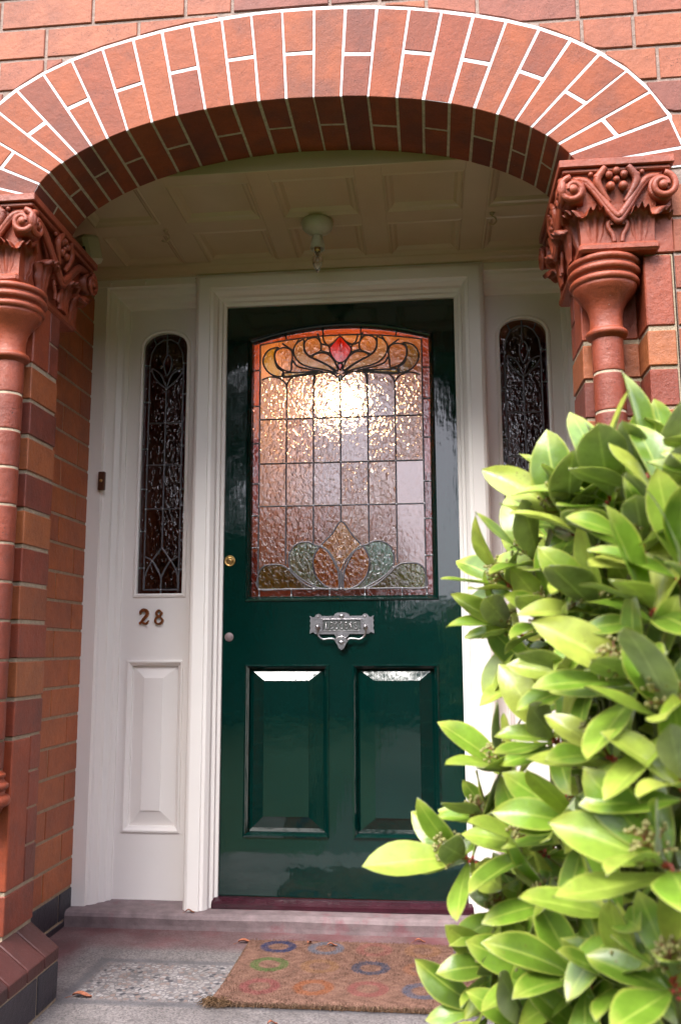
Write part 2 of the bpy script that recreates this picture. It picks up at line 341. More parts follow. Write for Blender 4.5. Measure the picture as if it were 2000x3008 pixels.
M_bud = plain_mat('cream_green_bud', (0.30, 0.28, 0.10), 0.5, nsc=200, namt=0.3)
M_stalk = plain_mat('reddish_flower_stalk', (0.26, 0.10, 0.05), 0.5, nsc=80, namt=0.3)
M_stem = plain_mat('olive_twig', (0.14, 0.15, 0.04), 0.6, nsc=60, namt=0.4)
M_petiole = plain_mat('crimson_leaf_stalk', (0.38, 0.05, 0.03), 0.45, nsc=60, namt=0.2)

# ================================================================ GEOMETRY OF THE PORCH (metres; door plane y=0, camera side is -y)
YF, YN, YB = -0.93, -0.84, -0.68          # wall face, recessed nook face, back of the arch
W, H = 0.813, 2.024                        # door leaf
XL, XR = -0.48, 1.293                      # porch side walls
FLOOR, STEP = -0.08, -0.03

# ---------------------------------------------------------------- ground, path, floor, step
def sheet(name, m, x0, x1, y0, y1, z, th=0.25, kind='structure'):
    b = MB(); b.box(x0, x1, y0, y1, z - th, z); o = b.build(name, m); tag(o, kind=kind); return o
sheet('ground', M_lawn, -60, 60, -70, 30, -0.40)
sheet('path', M_path, 0.05, 0.80, -11.0, -1.10, -0.36, 0.1)
def terrazzo():
    m, n, l, p = mat('worn_terrazzo'); v = coord(n, l)
    vo = n.new('ShaderNodeTexVoronoi'); vo.inputs['Scale'].default_value = 78; l.new(v, vo.inputs['Vector']); vo.feature = 'F1'; vo.inputs['Randomness'].default_value = 1.0
    sp = n.new('ShaderNodeSeparateColor'); l.new(vo.outputs['Color'], sp.inputs[0])
    chips = ramp(n, [(0.0, (0.31, 0.285, 0.27)), (0.35, (0.38, 0.36, 0.35)), (0.6, (0.264, 0.198, 0.171)), (0.82, (0.165, 0.154, 0.160)), (0.93, (0.055, 0.055, 0.066)), (1.0, (0.34, 0.32, 0.31))], 'CONSTANT'); l.new(sp.outputs[0], chips.inputs[0])
    vd = n.new('ShaderNodeTexVoronoi'); vd.inputs['Scale'].default_value = 78; vd.feature = 'DISTANCE_TO_EDGE'; l.new(v, vd.inputs['Vector'])
    re = ramp(n, [(0.05, (1, 1, 1)), (0.14, (0, 0, 0))]); l.new(vd.outputs['Distance'], re.inputs[0])
    c1 = mix(n, l, chips.outputs[0], (0.165, 0.160, 0.160), re.outputs[0])
    # plain cement border with a darker inlaid line, laid out from the slab's own edges
    sx = n.new('ShaderNodeSeparateXYZ'); l.new(v, sx.inputs[0])
    def M(op, a, b_=None, c_=None):
        q = n.new('ShaderNodeMath'); q.operation = op
        for i, t in enumerate((a, b_, c_)):
            if t is None: continue
            if isinstance(t, (int, float)): q.inputs[i].default_value = t
            else: l.new(t, q.inputs[i])
        return q.outputs[0]
    wob = noise(n, l, 14, 3, 0.6, v); wb = M('MULTIPLY_ADD', wob.outputs[0], 0.016, -0.008)
    # inside distance to the rectangle x[-0.26,1.07], y[-0.70,-0.36]
    dx = M('SUBTRACT', 0.665, M('ABSOLUTE', M('SUBTRACT', sx.outputs[0], 0.405)))
    dy = M('SUBTRACT', 0.170, M('ABSOLUTE', M('SUBTRACT', sx.outputs[1], -0.53)))
    d = M('ADD', M('MINIMUM', dx, dy), wb)
    band = ramp(n, [(0.0, (0, 0, 0)), (0.014, (1, 1, 1)), (0.030, (1, 1, 1)), (0.048, (0, 0, 0))]); l.new(M('ADD', d, 0.0), band.inputs[0])
    inner = ramp(n, [(0.030, (0, 0, 0)), (0.05, (1, 1, 1))]); l.new(d, inner.inputs[0])
    g1 = noise(n, l, 300, 2, 0.6, v); gr = ramp(n, [(0.38, (0.187, 0.176, 0.171)), (0.7, (0.275, 0.259, 0.248))]); l.new(g1.outputs[0], gr.inputs[0])
    g2 = noise(n, l, 6, 5, 0.6, v); rr = ramp(n, [(0.42, (0, 0, 0)), (0.62, (1, 1, 1))]); l.new(g2.outputs[0], rr.inputs[0])
    farm = ramp(n, [(0.0, (0, 0, 0)), (0.06, (1, 1, 1))]); l.new(M('ADD', sx.outputs[1], 0.30), farm.inputs[0])
    leftm = ramp(n, [(0.0, (0, 0, 0)), (0.06, (1, 1, 1))]); l.new(M('SUBTRACT', -0.31, sx.outputs[0]), leftm.inputs[0])
    edge = M('MAXIMUM', farm.outputs[0], leftm.outputs[0])
    red = M('MULTIPLY', M('MULTIPLY_ADD', rr.outputs[0], 0.4, 0.5), edge)
    vf = n.new('ShaderNodeTexVoronoi'); vf.inputs['Scale'].default_value = 230; l.new(v, vf.inputs['Vector']); sf = n.new('ShaderNodeSeparateColor'); l.new(vf.outputs['Color'], sf.inputs[0])
    rf = ramp(n, [(0.0, (0.62, 0.60, 0.60)), (0.4, (1.0, 1.0, 1.0)), (0.8, (1.35, 1.30, 1.28)), (1.0, (0.5, 0.5, 0.52))]); l.new(sf.outputs[0], rf.inputs[0])
    gm = mix(n, l, gr.outputs[0], rf.outputs[0], 1.0, 'MULTIPLY')
    bc = mix(n, l, gm, (0.198, 0.066, 0.072), red)
    c2 = mix(n, l, bc, (0.11, 0.11, 0.12), M('MULTIPLY', band.outputs[0], 0.7))
    c3 = mix(n, l, c2, c1, inner.outputs[0])
    g3 = noise(n, l, 9, 6, 0.65, v); r3 = ramp(n, [(0.3, (0.52, 0.50, 0.51)), (0.7, (0.86, 0.83, 0.85))]); l.new(g3.outputs[0], r3.inputs[0])
    c4 = mix(n, l, c3, r3.outputs[0], 1.0, 'MULTIPLY')
    l.new(c4, p.inputs['Base Color']); p.inputs['Roughness'].default_value = 0.6
    bump(n, l, g1.outputs[0], p, 0.0012, 0.6); return m
M_terrazzo = terrazzo()
b = MB(); b.box(XL - 0.1, XR + 0.1, -0.985, -0.05, FLOOR - 0.14, FLOOR, 0.006); tag(b.build('floor', M_terrazzo), kind='structure')
b = MB(); b.box(-0.9, 1.7, -1.3, -0.93, -0.42, -0.2201, 0.008); tag(b.build('lower_step', M_path), kind='structure')
# threshold step with a worn rounded nose
def round_step():
    b = MB(); pr = [(-0.098, FLOOR - .02), (-0.100, FLOOR + 0.012), (-0.104, STEP - 0.016), (-0.100, STEP - 0.006), (-0.090, STEP - 0.001), (-0.06, STEP), (0.3, STEP), (0.3, FLOOR - .02)]
    n = 60; V = []; F = []
    for i in range(n + 1):
        x = XL - 0.05 + (XR - XL + 0.1) * i / n; wv = 0.0012 * math.sin(i * 0.31) + 0.0006 * math.sin(i * .83)
        for k, (y, z) in enumerate(pr): V.append((x, y + (wv if k < 5 else 0), z + (wv * 0.6 if 2 <= k <= 5 else 0)))
    m = len(pr)
    for i in range(n):
        for k in range(m - 1): F.append((i * m + k, i * m + k + 1, (i + 1) * m + k + 1, (i + 1) * m + k))
    b.add(V, F); return b
b = round_step(); tag(b.build('step', M_stone, recalc=True), kind='structure')

# ---------------------------------------------------------------- the arch: joint lines as (intrados, extrados) points
AI = [(-.318, 1.948), (-.306, 1.977), (-.288, 2.012), (-.262, 2.041), (-.228, 2.067), (-.190, 2.090), (-.151, 2.110), (-.107, 2.129), (-.054, 2.148), (.010, 2.166), (.078, 2.181), (.152, 2.193), (.224, 2.201), (.295, 2.206), (.366, 2.208), (.437, 2.207), (.508, 2.204), (.578, 2.199), (.650, 2.190), (.718, 2.179), (.784, 2.165), (.846, 2.147), (.902, 2.126), (.946, 2.106), (.985, 2.085), (1.020, 2.062), (1.050, 2.036), (1.076, 2.007), (1.097, 1.975), (1.108, 1.945)]
AO = [(-.565, 1.975), (-.548, 2.05), (-.515, 2.117), (-.474, 2.180), (-.425, 2.235), (-.364, 2.284), (-.292, 2.326), (-.214, 2.360), (-.131, 2.387), (-.048, 2.408), (.031, 2.425), (.111, 2.438), (.192, 2.448), (.272, 2.455), (.354, 2.458), (.438, 2.458), (.521, 2.454), (.603, 2.447), (.686, 2.436), (.769, 2.421), (.850, 2.403), (.932, 2.381), (1.014, 2.352), (1.089, 2.316), (1.160, 2.272), (1.222, 2.221), (1.275, 2.160), (1.317, 2.090), (1.345, 2.008), (1.352, 1.958)]
arch = empty('brick_arch', (0.395, YF, 2.2), 'wide flattened arch of orange-red bricks with bright white painted joints over the porch opening', 'arch')
ba = MB(); J = 0.0029
for i in range(len(AI) - 1):
    i0, i1, o0, o1 = Vector(AI[i]), Vector(AI[i + 1]), Vector(AO[i]), Vector(AO[i + 1])
    di = (i1 - i0).normalized() * J * random.uniform(.75, 1.3); do = (o1 - o0).normalized() * J * random.uniform(.75, 1.3)
    i0 = i0 + di; i1 = i1 - di; o0 = o0 + do; o1 = o1 - do
    def piece(ta, tb, ya, yb):
        a0, a1, b0, b1 = i0.lerp(o0, ta), i1.lerp(o1, ta), i0.lerp(o0, tb), i1.lerp(o1, tb)
        j = lambda: random.uniform(-.0007, .0007); dy = random.uniform(-0.0014, 0)
        ba.hexa([(p.x + j(), y, p.y + j()) for p, q, y in ()] or [(a0.x + j(), ya + dy, a0.y + j()), (a1.x + j(), ya + dy, a1.y + j()), (a0.x, yb, a0.y), (a1.x, yb, a1.y), (b0.x + j(), ya + dy, b0.y + j()), (b1.x + j(), ya + dy, b1.y + j()), (b0.x, yb, b0.y), (b1.x, yb, b1.y)], 0.0016)
    ym = (YF + YB) / 2 + random.uniform(-.006, .006)
    if i % 2 == 0:   # two half bricks on the face, one long brick through the soffit
        t = 0.5 + random.uniform(-.03, .03); g = 0.0045 / 0.25
        piece(0, t - g, YF, YB); piece(t + g, 1, YF, YB)
    else:
        piece(0, 1, YF, ym - 0.004); piece(0, 1, ym + 0.004, YB)
ba.build('voussoirs', M_arch, arch)
def arch_band(y0, y1, din, dout):
    b = MB(); n = len(AI); V = []; F = []
    for i in range(n):
        a = Vector(AI[i]); o = Vector(AO[i]); d = (o - a).normalized(); a2 = a + d * din; o2 = o + d * dout
        V += [(a2.x, y0, a2.y), (o2.x, y0, o2.y), (o2.x, y1, o2.y), (a2.x, y1, a2.y)]
    for i in range(n - 1):
        for k in range(4): F.append((i * 4 + k, i * 4 + (k + 1) % 4, (i + 1) * 4 + (k + 1) % 4, (i + 1) * 4 + k))
    F += [(0, 1, 2, 3), ((n - 1) * 4 + 3, (n - 1) * 4 + 2, (n - 1) * 4 + 1, (n - 1) * 4)]
    b.add(V, F); return b
arch_band(YF + 0.0006, YF + 0.006, 0.001, 0.0085).build('white_joints', M_mwhite, arch, recalc=True)
arch_band(YF + 0.0061, YB - 0.003, 0.0010, 0.004).build('mortar', M_mgrey, arch, recalc=True)

# ---------------------------------------------------------------- front wall
def zext(x):
    if x <= -.565 or x >= 1.352: return -9
    xs = [p[0] for p in AO]; zs = [p[1] for p in AO]
    return float(np.interp(x, xs, zs))
wall = empty('brick_wall', (0.4, YF, 2.5), 'salmon-red rough faced brick house wall above and beside the arch', 'wall')
bw = MB(); CH = 0.0915; Z0 = 2.375
def wall_brick(x0, x1, z0, z1):
    x0 += .0045; x1 -= .0045; z0 += .0045; z1 -= .0045
    n = max(2, int((x1 - x0) / 0.02)); low = []
    for i in range(n + 1):
        x = x0 + (x1 - x0) * i / n; zb = max(z0, zext(x) + 0.011 + random.uniform(0, .0015)) if z1 > 1.99 else z0; low.append((x, zb))
    run = []; runs = []
    for x, zb in low:
        if zb < z1 - 0.004: run.append((x, zb))
        else:
            if len(run) > 1: runs.append(run)
            run = []
    if len(run) > 1: runs.append(run)
    for r in runs:
        dy = random.uniform(-.0012, .0012)
        j = lambda: random.uniform(-.0008, .0008)
        top = [(x, z1 + j()) for x, _ in reversed(r)]
        poly = list(r) + top; cx = sum(p[0] for p in poly) / len(poly); cz = sum(p[1] for p in poly) / len(poly)
        inn = [(x + (0.002 if x < cx else -0.002) * min(1, abs(x - cx) / 0.01), z + (0.002 if z < cz else -0.002)) for x, z in poly]
        n_ = len(poly); V = [(x, YF + dy, z) for x, z in inn] + [(x, YF + dy + .002, z) for x, z in poly] + [(x, YF + 0.05, z) for x, z in poly]
        F = [tuple(range(n_))] + [(k, k + n_, (k + 1) % n_ + n_, (k + 1) % n_) for k in range(n_)] + [(k + n_, k + 2 * n_, (k + 1) % n_ + 2 * n_, (k + 1) % n_ + n_) for k in range(n_)]
        bw.add(V, F)
special = {1: [-.68, -.421, -.162, .093, .220, .480, .610, .856, 1.112, 1.37, 1.50], 0: [-.55, -.29, -.034, .225, .355, .601, .731, .861, 1.112, 1.254, 1.50], -1: [-.68, -.42, -.29, -.03, 1.12, 1.246, 1.50], -2: [-.81, -.55, 1.30, 1.56]}
for k in range(-26, 8):
    z0 = Z0 + CH * k; z1 = z0 + CH
    if k in special: js = list(special[k])
    else:
        x = -0.7 - (0.13 if k % 2 else 0) + random.uniform(-.01, .01); js = [x]
        while x < 1.6:
            x += 0.26 if len(js) % 3 else 0.13; js.append(x)
    while js[0] > -1.7: js.insert(0, js[0] - (0.26 if len(js) % 2 else .13))
    while js[-1] < 2.5: js.append(js[-1] + (0.26 if len(js) % 2 else .13))
    for a, c_ in zip(js[:-1], js[1:]):
        if z1 <= 2.02:   # beside the opening: keep outside the pier stones
            for lo, hi in ((-9, -0.55), (1.305, 9)):
                aa, cc = max(a, lo), min(c_, hi)
                if cc - aa > 0.016: wall_brick(aa, cc, z0, z1)
        else: wall_brick(a, c_, z0, z1)
bw.build('brickwork', M_wall, wall)
mo = MB()
# the mortar bed: above the arch as a strip following the extrados, and two side slabs
n = 60; V = []; F = []
for i in range(n + 1):
    x = -0.72 + (1.47 + 0.72) * i / n; zz = max(2.0, zext(x) + 0.009); V += [(x, YF + .004, zz), (x, YF + .004, 3.12), (x, YF + .2, 3.12), (x, YF + .2, zz)]
for i in range(n):
    for k in range(4): F.append((i * 4 + k, i * 4 + (k + 1) % 4, (i + 1) * 4 + (k + 1) % 4, (i + 1) * 4 + k))
mo.add(V, F); mo.build('mortar', M_mwall, wall, recalc=True)
mo = MB(); mo.box(-1.75, -0.7201, YF + .004, YF + .2, -.4, 3.12); mo.box(1.4701, 2.6, YF + .004, YF + .2, -.4, 3.12); mo.box(-.72, -.552, YF + .004, YF + .2, -.4, 2.0); mo.box(1.309, 1.47, YF + .004, YF + .2, -.4, 2.0)
mo.build('mortar', M_mwall, wall)

# ---------------------------------------------------------------- porch side walls
def side_wall(xw, s, label):
    """xw: face plane; s: direction away from the opening"""
    t = empty('porch_side_wall', (xw, -0.35, 0), label, 'wall')
    b = MB(); bl = MB()
    ch = 0.0923
    for k in range(-2, 25):
        z0 = 0.034 + ch * k; z1 = z0 + ch
        if k % 2: js = [-0.02, -0.146, -0.390, -0.632, -0.70]
        else: js = [-0.02, -0.276, -0.518, -0.70]
        for a, c_ in zip(js[:-1], js[1:]):
            q = bl if k < 0 else b
            dx = random.uniform(-.0008, .0008)
            xa, xb = sorted((xw + dx, xw + s * .05)); q.box(xa, xb, c_ + .003, a - .003, z0 + .0045, z1 - .0045, .0016, .0006)
    b.build('brickwork', M_side, t); bl.build('blue_brick_courses', M_blue, t)
    b = MB(); xa, xb = sorted((xw + s * .003, xw + s * .2)); b.box(xa, xb, -.70, -0.015, -.2, 2.30); b.build('mortar', plain_side_mortar, t)
plain_side_mortar = plain_mat('side_mortar', (0.33, 0.25, 0.17), 0.9, nsc=90, namt=0.25, bsc=250, bd=0.003, bs=1.0)
side_wall(XL, -1, 'shaded orange-red brick side wall of the porch beside the doorbell')
side_wall(XR, 1, 'porch side wall of red brick behind the right pier')

# ---------------------------------------------------------------- piers with nook shafts and carved capitals
def pier(xi, s, cap_x, shaft_x, side_y, cap_hd, word):
    """xi: inner face x, s: +1 to the right (outwards), cap_x: centre of the capital"""
    t = empty('brick_pier', (xi + s * 0.1, YF + 0.1, FLOOR), word[0], 'pier')
    xr = xi + s * 0.136; xo = 1.305 if s > 0 else -0.55
    b = MB(); b2 = MB(); P = 0.0967; z00 = 0.582
    def bx(m, xa, xb, ya, yb, za, zb, ch=.002, jit=.0006):
        xa, xb = sorted((xa, xb)); m.box(xa, xb, ya, yb, za, zb, ch, jit)
    for k in range(10):
        z0 = z00 + P * k; g = .0048 + random.uniform(-.001, .0012)
        r1 = random.uniform(-.001, .001)
        q_ = b2 if k % 2 else b
        bx(q_, xi + r1, xr - s * .0002, YN + r1, YB, z0 + g, z0 + P - g, .0022)
        bx(q_, xr + s * .0002 + r1, xo - s * .004, YF + r1, YB, z0 + g, z0 + P - g, .0022)
    for z0, z1 in ((.205, .112), (0.02, .112)): pass
    bx(b, xi, xr, YN, YB, .117, .209, .002); bx(b, xr, xo - s * .004, YF, YB, .117, .209, .002)
    # narrow bricks behind the tall stones
    for k in range(4): bx(b, xi + s * .001, xi + s * .1, -0.738, YB, .216 + k * .0917 + .003, .216 + (k + 1) * .0917 - .003, .0016)
    for k in range(2): bx(b, xi + s * .001, xi + s * .1, -0.738, YB, 1.553 + k * .0917 + .003, 1.553 + (k + 1) * .0917 - .003, .0016)
    b.build('brickwork', M_pier, t); b2.build('orange_brickwork', M_pier2, t)
    b = MB()
    for xa_, xb_, ya_, za_, zb_ in ((xi, xr, YN, .219, .577), (xr + s * .0003, xo - s * .004, YF, .219, .577), (xi, xr, YN, 1.556, 1.733), (xr + s * .0003, xo - s * .004, YF, 1.556, 1.733)):
        b = MB(); bx(b, xa_, xb_, ya_, -0.743, za_, zb_, .003, 0); b.build('terracotta_block', M_terra, t)
    b = MB(); bx(b, cap_x + s * .088, xo + s * .006, YF + .001, -0.743, 1.7385, 1.944, .003, 0)
    b.build('terracotta_block', M_terra, t)
    m = MB(); xa, xb = sorted((xi + s * .004, xo)); m.box(xa, xb, YN + .004, YB - .003, -.2, 1.735)
    xa, xb = sorted((xr + s * .004, xo)); m.box(xa, xb, YF + .004, YN + .0039, -.2, 1.735); m.build('mortar', M_mbuff, t)
    # plinth: splayed brown bricks above blue ones, standing forward of the pier
    b = MB(); bl = MB(); xp = -0.25 if s < 0 else 1.025
    ys = [YB, -0.765, -0.86, -0.955, -1.045]
    for a, c_ in zip(ys[:-1], ys[1:]):
        y1, y0 = a - .003, c_ + .003
        if c_ < -1.0: y0 = c_
        xin = xi if s < 0 else xi
        # wedge: high at the pier face, low at the outer lip
        z_hi, z_lo, z_b = .110, .050, .022
        cs = [(xp, y0, z_b), (xin + s * .02, y0, z_b), (xp, y1, z_b), (xin + s * .02, y1, z_b), (xp, y0, z_lo), (xin + s * .004, y0, z_hi), (xp, y1, z_lo), (xin + s * .004, y1, z_hi)]
        if s < 0: cs = [cs[i] for i in (1, 0, 3, 2, 5, 4, 7, 6)]
        b.hexa(cs, .0022)
    bx(b, xr, xo, YF, YN, .053, .112, .002)
    for kk in range(3):
        z1 = .016 - .0967 * kk; z0 = z1 - .0967 + .009
        jj = [YB, -0.80, -1.045] if kk % 2 == 0 else [YB, -0.73, -0.94, -1.045]
        for a, c_ in zip(jj[:-1], jj[1:]): bx(bl, xp, xo, c_ + .004, a - .004, z0, z1, .002)
    bx(b, xi + s * .02, xo, -1.045, YN - .0, .022, .05, .002)
    b.build('plinth_coping', M_plinth, t); bl.build('plinth', M_blue, t)
    m = MB(); xa, xb = sorted((xp + s * .004, xo)); m.box(xa, xb, -1.041, YB - .002, -.34, .046)
    m.build('mortar', M_mbuff, t)
    # nook shaft: drums, neck ring, bell and ring mouldings, base
    sx, sy = shaft_x, -0.885
    sh = MB(); r = .0372
    zz = [.512] + [z00 + P * k for k in range(0, 11)]
    for a, c_ in zip(zz[:-1], zz[1:]):
        c2 = c_ if c_ < 1.5 else 1.545
        sh.lathe([(r - .0016, a + .0030), (r - .0003, a + .0042), (r, a + .0052), (r, a + .008), (r, (a + c2) / 2), (r, c2 - .008), (r, c2 - .0052), (r - .0003, c2 - .0042), (r - .0016, c2 - .0030)], (sx, sy, 0), n=26)
        if c2 == 1.545: break
    sh.build('shaft', M_pier, t)
    sm = MB(); sm.lathe([(r - .0018, .5), (r - .0018, 1.55)], (sx, sy, 0), n=26); sm.build('mortar', M_mbuff, t)
    be = MB()
    def ring(z, rr, h):
        return [(rr - h * .5 + h * .5 * math.cos(a) , z + h * .5 + h * .5 * math.sin(a)) for a in [(-1 + q / 5) * math.pi / 2 * 1.0 for q in range(0, 11)]]
    prof = [(.036, 1.535)] + ring(1.543, .050, .018) + [(.040, 1.564), (.0385, 1.575), (.039, 1.595), (.043, 1.615), (.052, 1.632), (.066, 1.648), (.074, 1.660), (.0765, 1.668)] + ring(1.668, .0835, .018) + [(.076, 1.690)] + ring(1.692, .087, .018) + [(.079, 1.714)] + ring(1.716, .0875, .016) + [(.078, 1.734)]
    be.lathe(prof, (sx, sy, 0), n=44); be.build('bell_moulding', M_terra, t)
    ba_ = MB(); ba_.lathe([(.030, .40)] + ring(.425, .058, .03) + [(.045, .462)] + ring(.466, .052, .018) + [(.040, .492)] + ring(.494, .044, .012) + [(.036, .512)], (sx, sy, 0), n=32)
    ba_.build('shaft_base', M_terra, t)
    capital(t, cap_x, s, side_y, cap_hd)
    return t

def acanthus(b, org, U, N, wd, ht, lean, curl=0.03, seed=0):
    """a leaf standing on org, spreading along U, facing N (all Vectors)"""
    Z = Vector((0, 0, 1)); nu, nv = 20, 14; V = []; F = []
    for j in range(nv + 1):
        v = j / nv
        for i in range(nu + 1):
            u = -1 + 2 * i / nu
            lobes = 0.78 + 0.22 * abs(math.cos(v * math.pi * 2.6 + .3)) ** 0.6
            half = wd * (0.52 + 0.60 * v ** .9) * lobes * (1 - 0.30 * max(0, v - .85) / .15)
            topcut = 1 - 0.14 * abs(u) ** 2 + 0.055 * math.cos(u * math.pi * 3.4)
            z = ht * v * topcut
            out = lean * v + (curl * ((v - .70) / .30) ** 2 if v > .70 else 0)
            if v > .86: z -= curl * .5 * ((v - .86) / .14) ** 1.5
            rib = 0.0035 * math.cos(u * math.pi * 3.2) * (0.3 + v) - 0.010 * abs(u) ** 2 * (0.4 + v * .6)
            p = org + U * (u * half) + N * (out + rib) + Z * z
            V.append(p)
    base = len(V)
    for j in range(nv + 1):
        for i in range(nu + 1): V.append(V[j * (nu + 1) + i] - N * (.010 + .006 * (1 - j / nv)))
    w_ = nu + 1
    for j in range(nv):
        for i in range(nu):
            a = j * w_ + i; F.append((a, a + 1, a + 1 + w_, a + w_)); F.append((base + a + w_, base + a + 1 + w_, base + a + 1, base + a))
    for j in range(nv):
        for i in (0, nu): a = j * w_ + i; F.append((a, a + w_, base + a + w_, base + a))
    for j in (0, nv):
        for i in range(nu): a = j * w_ + i; F.append((a, a + 1, base + a + 1, base + a))
    b.add(V, F, True)

def volute(b, ctr, U, N, r, turn, body):
    """spiral scroll on the plane (U, Z) facing N; turn=+1/-1"""
    Z = Vector((0, 0, 1)); pts = []; n = 40; rad = []
    for i in range(n + 1):
        t = i / n; a = math.pi * 0.55 + t * math.pi * 2.5; rr = r * (1 - 0.70 * t)
        pts.append(ctr + U * (turn * -math.cos(a) * rr) + Z * (math.sin(a) * rr) + N * (0.004 + .006 * t)); rad.append(.0088 * (1 - .25 * t))
    b.tube(pts, rad, 8)
    # eye and the drum behind the scroll
    b.lathe([(r * .34, -.004), (r * .36, .010), (r * .26, .016), (0.0005, .017)], ctr, N, 16)
    b.lathe([(r * 1.0, -body), (r * .93, -body * .5), (r * .98, -.002), (r * 0.70, 0.0), (r * .66, -.007)], ctr, N, 30)

def capital(t, cx, s, cy, hd):
    hw = 0.135; ch = MB()
    # bell of the block
    z0, z1 = 1.757, 1.935
    V = []
    for z, a, d in ((z0, .086, hd - .034), (1.80, .087, hd - .033), (1.86, .094, hd - .028), (z1, .110, hd - .018)):
        V += [(cx - a, cy - d, z), (cx + a, cy - d, z), (cx + a, cy + d, z), (cx - a, cy + d, z)]
    F = []
    for i in range(3):
        for k in range(4): F.append((i * 4 + k, i * 4 + (k + 1) % 4, (i + 1) * 4 + (k + 1) % 4, (i + 1) * 4 + k))
    F += [(3, 2, 1, 0), (12, 13, 14, 15)]
    ch.add(V, F); cp = ch.build('capital', M_terra, t)
    ab = MB(); ab.box(cx - hw, cx + hw, cy - hd, cy + hd, 1.9455, 1.9655, .002); ab.box(cx - hw + .008, cx + hw - .008, cy - hd + .008, cy + hd - .008, 1.934, 1.9454, .003)
    ab.build('abacus', M_terra, cp)
    lg = MB(); lg.box(cx - .094, cx + .094, cy - hd + .014, cy + hd - .042, 1.735, 1.757, .006); lg.build('ledge', M_terra, cp)
    faces = [(Vector((1, 0, 0)), Vector((0, -1, 0)), hd, hw), (Vector((0, -1, 0)) if s > 0 else Vector((0, 1, 0)), Vector((-s, 0, 0)), hw, hd)]
    if s > 0: faces[1] = (Vector((0, -1, 0)), Vector((-1, 0, 0)), hw, hd)
    else: faces[1] = (Vector((0, 1, 0)), Vector((1, 0, 0)), hw, hd)
    O = Vector((cx, cy, 0)); Z = Vector((0, 0, 1))
    for U, N, dist, half in faces:
        uo = half - .030
        for q in (-1, 1):
            vb = MB(); c = O + U * (q * uo) + N * (dist - .010) + Z * 1.889
            volute(vb, c, U, N, .033, q, .045); vb.build('volute', M_terra, cp)
        sb = MB()   # scroll band sweeping from volute to volute through a V
        for dz, rr in ((0, .0095), (-.013, .0075)):
            L = [(-uo + .004, 1.921), (-uo * .70, 1.917), (-uo * .47, 1.890), (-uo * .24, 1.852), (-uo * .07, 1.826), (0, 1.821), (uo * .07, 1.826), (uo * .24, 1.852), (uo * .47, 1.890), (uo * .70, 1.917), (uo - .004, 1.921)]
            L = smooth2(L, False, 4); sb.tube([O + U * a + N * (dist - .022 + .008 * (1 - abs(a) / uo)) + Z * (z + dz * (1 - (abs(a) / uo) ** 2)) for a, z in L], rr, 8)
        for q in (-1, 1):   # rising leaflets inside the V
            L = smooth2([(q * .018, 1.856), (q * .036, 1.885), (q * .046, 1.912), (q * .034, 1.934), (q * .026, 1.944)], False, 4)
            sb.tube([O + U * a + N * (dist - .016 + .012 * i / len(L)) + Z * z for i, (a, z) in enumerate(L)], [.006 + .004 * math.sin(math.pi * i / len(L)) for i in range(len(L))], 8)
            sb.ball(O + U * (q * .048) + N * (dist - .008) + Z * 1.921, .0075); sb.ball(O + U * (q * .060) + N * (dist - .012) + Z * 1.930, .0065)
        sb.build('scroll_band', M_terra, cp)
        fr = MB()
        for a, z, rr in ((0, 1.914, .0085), (-.018, 1.926, .0105), (.018, 1.926, .0105), (0, 1.936, .0105), (-.015, 1.897, .0115), (.015, 1.897, .0115)): fr.ball(O + U * a + N * (dist - .012) + Z * z, rr, 10, 7)
        fr.build('berries', M_terra, cp)
        m_ = .052 if half < .15 else .07
        for q in (-1, 1):
            lf = MB(); acanthus(lf, O + U * (q * m_) + N * (dist - .034) + Z * 1.757, U, N, .035 if half < .15 else .046, .096, .010, .028); lf.build('acanthus_leaf', M_terra, cp)
            # small scroll lobes between the leaves
            lb = MB(); L = smooth2([(q * .009, 1.760), (q * .012, 1.780), (q * .021, 1.797), (q * .022, 1.810), (q * .014, 1.813), (q * .012, 1.804)], False, 4)
            lb.tube([O + U * a + N * (dist - .028) + Z * z for a, z in L], .0060, 7); lb.build('leaf_lobe', M_terra, cp)
    # leaves curling out under the corners
    for qx, qy in ((-s, -1), (s, -1), (-s, 1)):
        N = Vector((qx, qy * 1.0, 0)).normalized(); U = Vector((-N.y, N.x, 0)); lf = MB()
        acanthus(lf, Vector((cx + qx * .080, cy + qy * (hd - .060), 1.757)), U, N, .036, .102, .016, .042); lf.build('acanthus_leaf', M_terra, cp)
pier(-0.325, -1, -0.415, -0.366, -0.752, 0.218, ('left brick pier with dark and orange bricks and a scrolled terracotta capital',))
pier(1.100, 1, 1.176, 1.151, -0.772, 0.205, ('right brick pier with round nook shaft and scrolled terracotta capital, rising behind the bush',))

# ================================================================ CEILING
CZ = 2.16
cl = empty('ceiling', (0.4, -0.35, CZ), kind='structure')
b = MB(); b.box(XL - .03, XR + .03, -0.665, 0.05, CZ + .016, CZ + .06); b.build('ceiling_board', M_cream, cl)
cols = [(-.355, -.130), (-.050, .203), (.268, .516), (.595, .835), (.908, 1.165)]; rows = [(-.325, -.090), (-.622, -.392)]
b = MB()
xs = [XL - .03] + [v for c_ in cols for v in c_] + [XR + .03]
for i in range(0, len(xs), 2): b.box(xs[i], xs[i + 1], -0.664, 0.05, CZ, CZ + .0158, .001)
for xa, xb in cols:
    b.box(xa, xb, -0.664, rows[1][0], CZ + .0003, CZ + .0157); b.box(xa, xb, rows[1][1], rows[0][0], CZ + .0003, CZ + .0157); b.box(xa, xb, rows[0][1], 0.05, CZ + .0003, CZ + .0157)
b.build('ceiling_ribs', M_cream, cl)
b = MB()   # small mouldings run round each coffer
pr = [(0, 0), (.006, -.003), (.012, .003), (.020, .006), (.026, .012), (.030, .016)]
